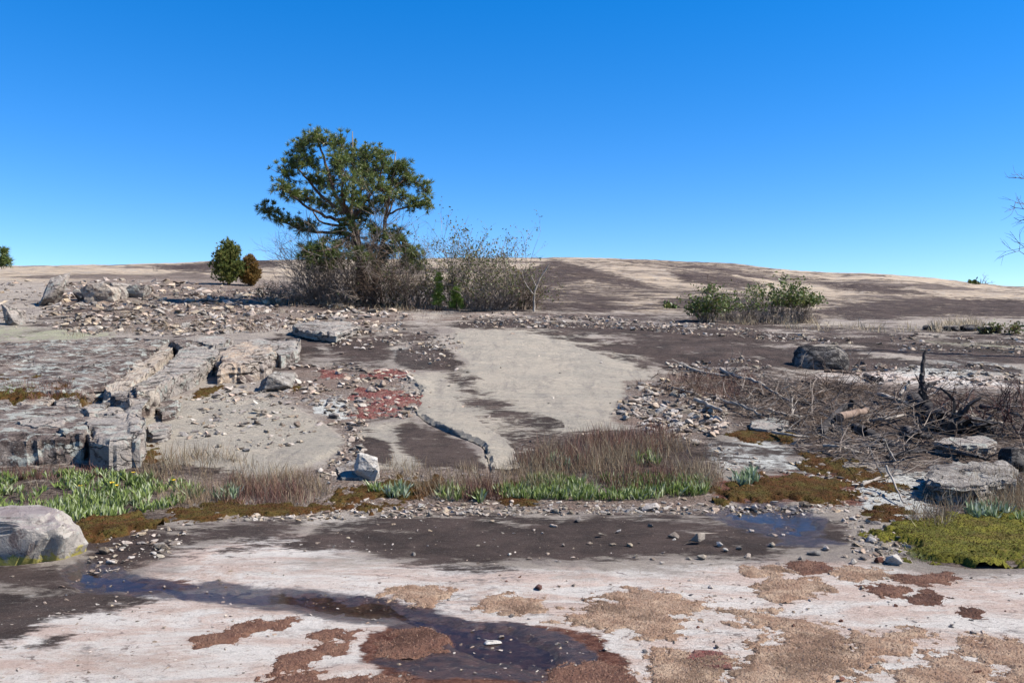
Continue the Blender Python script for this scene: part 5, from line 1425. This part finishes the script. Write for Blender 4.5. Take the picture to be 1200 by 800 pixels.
def shrub(name, px, py, wpx, hpx, label, mat='twig', stems=26, depth=2, fork=3, seed=1, group=None, leaf=None, leaf_keep=0.3, leaf_size=0.05, leaf_n=2, cat='shrub', lean=(0, 0), droop=0.0, rbase=0.014, spread=0.5, dep=0.6, top_leaf=None):
    base = hit(px, py); k = mpp(base.y)
    rnd = random.Random(seed)
    root = empty(name, base, label, cat, group)
    W = wpx * k; H = hpx * k
    main = Segs(); tw = Segs(); tips = []
    for i in range(stems):
        x = rnd.uniform(-.5, .5) * W * 0.62; y = rnd.uniform(-.5, .5) * W * dep
        bx, by = base.x + x, base.y + abs(y) * 0.9 + 0.05
        b = Vector((bx, by, gz(bx, by) - 0.05))
        d = Vector((x / W * 2.2 + rnd.gauss(0, .3) + lean[0], rnd.gauss(0, .3) + lean[1], 1)).normalized()
        L = H * rnd.uniform(0.35, 0.85) * (1 - 0.9 * abs(x / W))
        q = b; dd = d; pts = [b]
        for s in range(5):
            dd = (dd + Vector((rnd.gauss(0, .22), rnd.gauss(0, .22), rnd.gauss(0, .10) - droop))).normalized()
            q2 = q + dd * L / 5; main.add(q, q2, rbase * (1 - .13 * s), rbase * (1 - .13 * (s + 1))); q = q2; pts.append(q)
        for s in range(fork + 1):
            bb = pts[rnd.randint(1, 5)]
            nd = (dd + Vector((rnd.gauss(0, spread), rnd.gauss(0, spread), rnd.gauss(0.1, spread * .7)))).normalized()
            grow(tw, bb, nd, L * rnd.uniform(0.3, 0.6), rbase * 0.55, depth - 1, rnd, droop, fork, spread, tips, 3)
    for o_ in (obj('stems', main.mesh('stems', M[mat], 4, base), root), obj('twigs', tw.mesh('twigs', M[mat], 3, base), root)): o_['kind'] = 'stuff'
    if leaf:
        zt = base.z + H * (top_leaf or 0)
        tt = [t for t in tips if t.z > zt]
        leaves_at('leaves', tt, leaf_n, leaf_size, M[leaf], base, root, seed, leaf_keep)
    return root

# thicket under the pine
G_TH = 'bare shrubs in the thicket under the pine'
shrub('bare_shrub', 345, 356, 60, 32, 'low grey bare shrub at the cedar end of the pine thicket', 'twig', 52, 3, 3, 1, G_TH, rbase=0.014)
shrub('bare_shrub', 312, 350, 34, 26, 'small dark leafy shrub next to the bronzed cedar', 'twig_dark', 16, 2, 3, 2, None, 'shrub_leaf', 0.25, 0.05, 2)
shrub('bare_shrub', 378, 357, 60, 92, 'tall grey bare shrub in front of the pine trunk', 'twig', 62, 3, 3, 3, G_TH, lean=(-0.15, 0), rbase=0.015)
shrub('bare_shrub', 412, 358, 60, 136, 'tangled pale grey vines climbing the pine trunk', 'twig', 62, 3, 3, 4, G_TH, rbase=0.016, leaf='shrub_leaf', leaf_keep=0.06, leaf_size=0.06)
shrub('bare_shrub', 452, 359, 60, 86, 'dense brown bare shrub beneath the right side of the pine', 'twig_dark', 62, 3, 3, 5, G_TH, leaf='shrub_leaf', leaf_keep=0.05, leaf_size=0.05)
shrub('bare_shrub', 486, 361, 50, 72, 'brown shrub with few green leaves between pine and young pines', 'twig', 50, 3, 3, 6, G_TH, leaf='shrub_leaf', leaf_keep=0.12, leaf_size=0.055)
shrub('leafy_shrub', 546, 362, 54, 98, 'tall half-leafless shrub with olive leaves behind the young pines', 'twig', 40, 3, 3, 7, None, 'shrub_leaf', 0.55, 0.075, 2, rbase=0.015)
shrub('leafy_shrub', 588, 363, 52, 90, 'tall wispy grey shrub with scattered olive leaves', 'twig', 36, 3, 3, 8, None, 'shrub_leaf', 0.45, 0.07, 2, rbase=0.015)
shrub('bare_shrub', 572, 365, 56, 36, 'rounded brown bare shrub in front of the wispy grey shrub', 'twig', 54, 3, 3, 9, G_TH)
shrub('bare_shrub', 612, 363, 40, 44, 'dark twiggy shrub beside the broken leaning snag', 'twig_dark', 22, 3, 3, 10, G_TH, leaf='shrub_leaf', leaf_keep=0.08, leaf_size=0.05)

def snag(name, pts, r0, r1, label, mat='bark_grey', cat='snag', branches=(), Y=None):
    base = hit(*pts[0])
    root = empty(name, base, label, cat)
    s = Segs(); P = [base - Vector((0, 0, .1))] + [at(x, y, base.y + 0.05 * i) for i, (x, y) in enumerate(pts[1:], 1)]
    poly_tube(s, P, r0, r1, 4, r0 * 0.15)
    obj('trunk', s.mesh('trunk', M[mat], 7, base), root)
    for b in branches:
        s = Segs(); poly_tube(s, [at(x, y, base.y + dz) for x, y, dz in b], r1 * 0.8, r1 * 0.3, 3, 0.004); obj('branch', s.mesh('branch', M[mat], 5, base), root)
    return root
snag('broken_snag', [(626, 365), (626, 346), (631, 330), (643, 310)], 0.04, 0.022, 'thin broken grey snag leaning out of the thicket', branches=[[(625, 345, 0), (615, 330, .1), (612, 318, .2)], [(628, 335, 0), (622, 322, 0)]])

def cedar(px, py, wpx, hpx, label, mat, seed, name='cedar_tree'):
    base = hit(px, py); k = mpp(base.y); W = wpx * k; H = hpx * k
    root = empty(name, base, label, 'cedar')
    s = Segs(); poly_tube(s, [base - Vector((0, 0, .1)), base + Vector((0.02, 0.1, H * .5)), base + Vector((0.0, 0.1, H * .95))], 0.06, 0.012, 4, 0.005)
    obj('trunk', s.mesh('trunk', M['bark_pine'], 6, base), root)
    r = np.random.default_rng(seed)
    cen = []; outw = []
    nb = 80
    for b in range(nb):
        t = r.uniform(0.06, 1.0); a = r.random() * 6.28
        rad = W * 0.5 * (1 - t) ** 0.62 * (0.62 + 0.5 * min(1, t / 0.25)) * r.uniform(0.75, 1.15)
        for q in range(22):
            f = r.uniform(0.15, 1.0)
            p = np.array([math.cos(a) * rad * f, math.sin(a) * rad * f + 0.1, H * t * 0.95 + rad * f * 0.45]) + r.normal(0, 0.075 * W, 3)
            p[2] = np.clip(p[2], 0.02, None)
            cen.append(np.array(base) + p); outw.append(np.array([math.cos(a), math.sin(a), 0.8]))
    tufts('crown', cen, M[mat], 0.17, 0.024, 14, 0.9, base, root, outw, seed)
    return root
cedar(267, 334, 38, 50, 'dark green conical cedar on the slope behind the rubble', 'cedar', 1)
cedar(292, 335, 24, 33, 'small bronze-brown cedar next to the dark green one', 'cedar_brown', 2)

def young_pine(px, py, wpx, hpx, label, seed):
    base = hit(px, py); k = mpp(base.y); W = wpx * k; H = hpx * k
    root = empty('young_pine', base, label, 'young pine')
    s = Segs(); poly_tube(s, [base - Vector((0, 0, .05)), base + Vector((0, 0, H * .5)), base + Vector((0.01, 0, H * .9))], 0.02, 0.008, 3)
    obj('trunk', s.mesh('trunk', M['bark_pine'], 5, base), root)
    r = np.random.default_rng(seed); cen = []
    for i in range(70):
        t = r.uniform(0.08, 0.95); a = r.random() * 6.28; rad = W * 0.42 * (1 - t * 0.75) * r.uniform(0.2, 1)
        cen.append(np.array(base) + [math.cos(a) * rad, math.sin(a) * rad, H * t])
    tufts('crown', cen, M['needle_young'], 0.17, 0.016, 22, 0.9, base, root, None, seed)
young_pine(514, 362, 22, 42, 'taller yellow-green young pine at the edge of the thicket', 1)
young_pine(535, 364, 24, 26, 'shorter yellow-green young pine at the edge of the thicket', 2)

# shrubs on the right of the far slope
shrub('leafy_shrub', 830, 378, 32, 44, 'dark evergreen shrub around a dead upright stem', 'twig', 20, 3, 3, 21, None, 'shrub_leaf_green', 0.5, 0.08, 3, rbase=0.014, top_leaf=0.25)
shrub('leafy_shrub', 872, 377, 60, 38, 'low grey shrub with a small green top between two evergreen shrubs', 'twig', 30, 3, 3, 22, None, 'shrub_leaf_green', 0.45, 0.07, 2, top_leaf=0.4)
shrub('leafy_shrub', 926, 378, 80, 46, 'wide evergreen shrub with a rounded green crown', 'twig', 44, 3, 3, 23, None, 'shrub_leaf_green', 0.8, 0.085, 3, top_leaf=0.5)
shrub('bare_shrub', 898, 379, 110, 20, 'low band of grey bare twigs at the foot of the evergreen shrubs', 'twig', 44, 3, 3, 24, None)
snag('dead_stem', [(828, 376), (827, 352), (830, 338), (829, 322)], 0.022, 0.007, 'thin dead upright stem rising from an evergreen shrub', 'twig_dark', branches=[[(828, 348, 0), (823, 340, .1), (821, 333, .1)], [(830, 338, 0), (835, 331, 0)]])
shrub('leafy_shrub', 785, 361, 22, 6, 'small yellow-green cushion plant on the far dome', 'twig', 8, 2, 2, 25, None, 'shrub_leaf_green', 0.9, 0.12, 3)
for k, (x, y, ww, hh) in enumerate([(1165, 391, 20, 16), (1195, 392, 20, 18)]):
    shrub('leafy_shrub', x, y, ww, hh, 'sprig of yellowish leaves among the row of dark rocks', 'twig_dark', 8, 2, 3, 30 + k, 'leafy sprigs by the dark rocks', 'shrub_leaf', 0.6, 0.08, 2)
# skyline growth
shrub('bare_tree', 1154, 333, 14, 14, 'tiny bare sapling on the skyline of the dome', 'twig', 5, 3, 3, 41, None, rbase=0.03, cat='sapling')
shrub('leafy_shrub', 1143, 333, 12, 5, 'tiny dark shrub on the skyline beside a bare sapling', 'twig_dark', 8, 2, 3, 42, None, 'shrub_leaf_green', 0.8, 0.25, 3)
shrub('bare_tree', 183, 318, 8, 12, 'bare seedling on the pale skyline shoulder', 'twig', 4, 2, 3, 43, None, rbase=0.015, cat='sapling')

def edge_pine():
    base = hit(-30, 350); 
    root = empty('pine_tree', base, 'small pine at the margin with one green branch showing', 'pine tree')
    Y = base.y
    s = Segs(); poly_tube(s, [base - Vector((0, 0, .2)), at(-28, 320, Y), at(-26, 280, Y), at(-24, 250, Y)], 0.12, 0.03, 4)
    obj('trunk', s.mesh('trunk', M['bark_pine'], 6, base), root)
    s = Segs(); 
    poly_tube(s, [at(-28, 312, Y), at(-12, 306, Y), at(8, 301, Y)], 0.04, 0.012, 3); obj('limb', s.mesh('limb', M['bark_pine'], 5, base), root)
    r = np.random.default_rng(9); cen = []
    for (x, y, rad) in [(4, 300, 7), (9, 307, 5), (2, 308, 5), (4, 294, 3), (-12, 302, 10), (-24, 285, 14), (-30, 268, 14), (-22, 252, 10), (-40, 295, 12)]:
        for i in range(18):
            d = r.normal(size=3); d /= np.linalg.norm(d); cen.append(np.array(at(x, y, Y)) + d * rad * mpp(Y) * r.uniform(0.3, 1))
    tufts('crown', cen, M['needle'], 0.2, 0.02, 20, 0.3, base, root, None, 4)
edge_pine()

def edge_tree():
    base = hit(1262, 420); Y = base.y
    root = empty('bare_tree', base, 'leafless tree whose thin dark twigs reach in over the skyline', 'tree')
    s = Segs(); poly_tube(s, [base - Vector((0, 0, .2)), at(1258, 350, Y), at(1252, 290, Y), at(1246, 220, Y), at(1244, 150, Y)], 0.09, 0.02, 4, 0.01)
    obj('trunk', s.mesh('trunk', M['twig_dark'], 7, base), root)
    rnd = random.Random(3)
    tw = Segs()
    for pts in ([(1250, 275), (1225, 258), (1205, 248), (1184, 241)], [(1250, 268), (1225, 250), (1208, 243), (1190, 237)], [(1252, 285), (1230, 270), (1210, 260), (1188, 255)], [(1254, 310), (1225, 298), (1205, 290), (1192, 284)],
                [(1254, 315), (1228, 304), (1208, 297), (1190, 295)], [(1247, 230), (1222, 215), (1205, 210), (1195, 209)], [(1247, 240), (1262, 215), (1280, 190)], [(1250, 280), (1270, 255), (1290, 240)]):
        o = poly_tube(tw, [at(x, y, Y + rnd.uniform(-.3, .3)) for x, y in pts], 0.018, 0.005, 3, 0.02)
        for i in range(5):
            grow(tw, o[rnd.randint(3, len(o) - 1)], Vector((-0.8, rnd.gauss(0, .3), rnd.gauss(0.15, .4))).normalized(), 0.35, 0.006, 1, rnd, 0, 2, 0.4, None, 3)
    obj('twigs', tw.mesh('twigs', M['twig_dark'], 3, base), root)['kind'] = 'stuff'
edge_tree()

# ------------------------------------------------------------------ brushwood pile on the right
def branch_obj(pts, r0, r1, label, mat, lifts, name='fallen_branch', cat='branch', sides=6, twigs=0, seed=1):
    rnd = random.Random(seed)
    P = []
    for (x, y), h in zip(pts, lifts):
        p = hit(x, y, h); P.append(Vector((p.x, p.y, p.z + h)))
    s = Segs(); base = P[0].copy()
    o = poly_tube(s, P, r0, r1, 4, r0 * 0.25)
    d0 = (o[0] - o[1]).normalized(); d1 = (o[-1] - o[-2]).normalized()
    s.add(o[0], o[0] + d0 * r0 * 0.12, r0, r0 * 0.02); s.add(o[-1], o[-1] + d1 * r1 * 0.12, r1, r1 * 0.02)
    ob = obj(name, s.mesh(name, M[mat], sides, base), None, base)
    tag(ob, label, cat)
    if twigs:
        t = Segs()
        for i in range(twigs):
            grow(t, o[rnd.randint(2, len(o) - 1)], (Vector((rnd.gauss(0, .6), rnd.gauss(0, .3), rnd.uniform(0.0, .5)))).normalized(), 0.35, r1 * 0.6, 1, rnd, 0, 2, 0.5, None, 3)
        obj('twigs', t.mesh('twigs', M[mat], 3, base), ob)['kind'] = 'stuff'
    return ob
branch_obj([(798, 426), (815, 434), (840, 438), (868, 441)], 0.035, 0.022, 'long grey branch lying on the dark upper rock', 'bark_grey', [.03] * 4, twigs=3, seed=1)
branch_obj([(845, 432), (860, 440), (885, 446), (905, 458), (926, 470)], 0.035, 0.018, 'curved grey branch sloping down into the brushwood', 'bark_grey', [.05, .08, .12, .1, .05], twigs=6, seed=2)
branch_obj([(784, 452), (800, 457), (818, 462)], 0.016, 0.01, 'short pale stick on the edge of the rubble fan', 'bark_grey', [.05, .08, .08], seed=3)
branch_obj([(814, 468), (830, 474), (846, 481)], 0.035, 0.02, 'thick bleached stick above the rubble fan', 'bark_grey', [.12, .1, .1], seed=4)
branch_obj([(984, 489), (1000, 484), (1016, 480)], 0.062, 0.045, 'short barkless orange log end in the brushwood', 'log_orange', [.22, .22, .2], 'log', 'log', 9, seed=5)
branch_obj([(962, 508), (975, 492), (988, 478), (1000, 470)], 0.06, 0.04, 'dark log leaning under the orange log', 'char', [.02, .15, .25, .35], 'log', 'log', 7, seed=6)
branch_obj([(1004, 500), (1018, 508), (1034, 518), (1045, 524)], 0.07, 0.05, 'charred log pointing down to the pale stones', 'char', [.2, .15, .08, .05], 'log', 'log', 8, seed=7)
branch_obj([(1030, 462), (1050, 468), (1075, 474)], 0.04, 0.025, 'grey branch lying behind the charred snag', 'bark_grey', [.1, .12, .1], twigs=4, seed=8)
branch_obj([(1070, 468), (1085, 476), (1100, 488), (1112, 500)], 0.13, 0.09, 'thick charred log at the foot of the upright snag', 'char', [.1, .14, .12, .1], 'log', 'log', 9, twigs=4, seed=9)
branch_obj([(1100, 498), (1130, 500), (1160, 503)], 0.10, 0.07, 'charred log lying above the thin grey ledge', 'char', [.08, .1, .08], 'log', 'log', 9, twigs=4, seed=10)
branch_obj([(1120, 484), (1145, 490), (1175, 496)], 0.04, 0.02, 'pale grey branch across the charred logs', 'bark_grey', [.2, .18, .1], twigs=4, seed=11)
branch_obj([(966, 434), (985, 435), (1008, 437)], 0.035, 0.02, 'dark stick at the foot of the lone black boulder', 'twig_dark', [.03] * 3, seed=12)
branch_obj([(1014, 440), (1024, 445), (1034, 446)], 0.06, 0.04, 'short dark chunk of wood beside the lone black boulder', 'char', [.05] * 3, 'log', 'log', 7, seed=13)
branch_obj([(1038, 545), (1045, 560), (1056, 585), (1062, 590)], 0.014, 0.006, 'thin dead stick hanging over pale stones', 'bark_grey', [.25, .15, .05, .02], seed=14)
branch_obj([(1010, 568), (1030, 560), (1052, 555)], 0.02, 0.01, 'bleached stick lying on the mossy pale rock', 'bark_grey', [.02] * 3, twigs=3, seed=15)
branch_obj([(1036, 515), (1042, 528), (1050, 540)], 0.016, 0.008, 'pale twig standing against the charred log', 'bark_grey', [.3, .15, .05], seed=16)
branch_obj([(1055, 462), (1063, 452), (1066, 446)], 0.03, 0.016, 'stub of pale wood jutting out of the brushwood', 'bark_grey', [.1, .2, .28], seed=17)
r_ = random.Random(8)
for k, (x0, y0, x1, y1, rr, mt, lb) in enumerate([
    (850, 470, 892, 486, .03, 'bark_grey', 'weathered branch along the low edge of the brushwood'), (900, 480, 945, 488, .035, 'bark_grey', 'half-buried grey branch near the low grey block'),
    (930, 462, 975, 476, .03, 'twig_dark', 'dark branch slanting toward the orange log'), (1020, 492, 1062, 486, .03, 'bark_grey', 'pale branch end above the pointing charred log'),
    (1040, 536, 1085, 528, .03, 'char', 'blackened branch under the thin grey ledge'), (965, 522, 1010, 530, .02, 'bark_grey', 'thin bleached branch in the lower litter'),
    (1060, 502, 1092, 512, .05, 'char', 'blackened chunk of log beside the thin grey ledge'), (1150, 476, 1198, 488, .04, 'char', 'blackened branch under the red-twigged shrub'),
    (905, 506, 950, 512, .02, 'bark_grey', 'thin grey branch bordering the olive moss'), (1085, 452, 1130, 462, .025, 'bark_grey', 'grey branch on the pale rubble behind the snag'),
    (940, 446, 985, 458, .02, 'twig_dark', 'dark thin branch below the lone black boulder'), (1120, 530, 1160, 538, .03, 'char', 'blackened stick on the flat-topped boulder rim')]):
    branch_obj([(x0, y0), ((x0 + x1) / 2, (y0 + y1) / 2 + r_.uniform(-3, 3)), (x1, y1)], rr, rr * 0.5, lb, mt, [.06, .1, .06], sides=7, twigs=4, seed=60 + k)
snag('charred_snag', [(1083, 470), (1081, 450), (1081, 432), (1085, 411)], 0.06, 0.02, 'upright charred forked snag rising from the brushwood', 'char', 'snag', [[(1081, 455, 0), (1077, 448, .1), (1072, 438, .1)]])

def brushwood():
    rnd = random.Random(77); r = np.random.default_rng(77)
    for nm, mat, polys, label in (
        ('brushwood', 'twig', [([(840, 448), (900, 438), (980, 442), (1060, 458), (1060, 520), (960, 518), (880, 500)], 330), ([(1040, 470), (1220, 480), (1220, 530), (1060, 530)], 170), ([(940, 510), (1080, 510), (1090, 560), (1000, 560)], 130)], 'grey tangle of fallen twigs heaped on the right'),
        ('brushwood', 'twig_dark', [([(830, 455), (900, 445), (1000, 450), (1070, 470), (1060, 515), (950, 515), (870, 495)], 480), ([(1060, 465), (1220, 475), (1220, 540), (1080, 540)], 280), ([(760, 452), (840, 450), (850, 480), (790, 475)], 120)], 'dark brown tangle of fallen twigs heaped on the right')):
        s = Segs()
        for poly, n in polys:
            q = rand_in_poly(poly, n, rnd.randint(0, 1 << 30))
            W = hits(q[:, 0], q[:, 1])
            for p in W:
                if mnoise.noise(Vector((p[0] * 1.3, p[1] * 1.3, 4.0))) < -0.12: continue
                h = rnd.random() ** 2 * 0.20
                d = Vector((rnd.gauss(0, 1), rnd.gauss(0, 1), rnd.gauss(0.18, .3))).normalized()
                grow(s, Vector(p) + Vector((0, 0, h + 0.01)), d, rnd.uniform(0.2, 0.6), rnd.uniform(0.003, 0.0085), 1, rnd, 0.04, 2, 0.5, None, 3)
        o = obj(nm, s.mesh(nm, M[mat])); tag(o, label, 'brushwood', kind='stuff')
    # fine litter of broken twigs on the rock
    polys = [([(800, 445), (1220, 450), (1220, 580), (1080, 590), (950, 540), (850, 500)], 2600), ([(300, 345), (640, 350), (640, 364), (310, 358)], 500)]
    B = []; T = []
    for poly, n in polys:
        q = rand_in_poly(poly, n, 5); P = hits(q[:, 0], q[:, 1]); P[:, 2] += 0.012
        d = r.normal(size=(n, 3)); d[:, 2] *= 0.15; d /= np.linalg.norm(d, axis=1)[:, None]
        B.append(P); T.append(P + d * r.uniform(0.06, 0.22, n)[:, None])
    B = np.concatenate(B); T = np.concatenate(T)
    o = obj('twig_litter', blades_mesh('twig_litter', B, T, 0.009, M['twig'])); tag(o, 'broken twigs and leaf litter strewn below the brushwood', 'litter', kind='stuff')
brushwood()
# red-twigged bare shrubs at the right
shrub('bare_shrub', 1188, 512, 90, 120, 'tall bare dark-red shrub at the end of the brushwood', 'twig_red', 7, 3, 3, 51, None, rbase=0.016, spread=0.4, dep=0.4)
shrub('bare_shrub', 1110, 505, 80, 74, 'sparse bare dark-red shrub behind the thin grey ledge', 'twig_red', 7, 3, 3, 52, None, rbase=0.010, spread=0.5)
shrub('bare_shrub', 985, 470, 90, 44, 'springy bare brown shrub arching over the orange log', 'twig_dark', 14, 3, 3, 53, None, rbase=0.010, spread=0.6, droop=0.08)
shrub('bare_shrub', 905, 468, 100, 34, 'low sprawling bare shrub at the rubble fan end of the brushwood', 'twig', 16, 3, 3, 54, None, rbase=0.009, spread=0.6, droop=0.08)
shrub('bare_shrub', 1100, 612, 50, 56, 'pale bare stalks growing at the edge of the green moss', 'bark_grey', 9, 2, 2, 55, None, rbase=0.004, spread=0.35)
shrub('bare_shrub', 248, 420, 22, 26, 'small dark bare shrub in the notch of the long grey ledge', 'twig_dark', 8, 3, 3, 56, None, rbase=0.008)
shrub('bare_shrub', 310, 390, 50, 26, 'thin red-brown bare shrub behind the orange ledge block', 'twig_red', 14, 2, 3, 57, None, rbase=0.006)
shrub('bare_shrub', 1250, 560, 60, 90, 'bare shrub past the flat-topped boulder', 'twig_red', 8, 3, 3, 58, None, rbase=0.010)
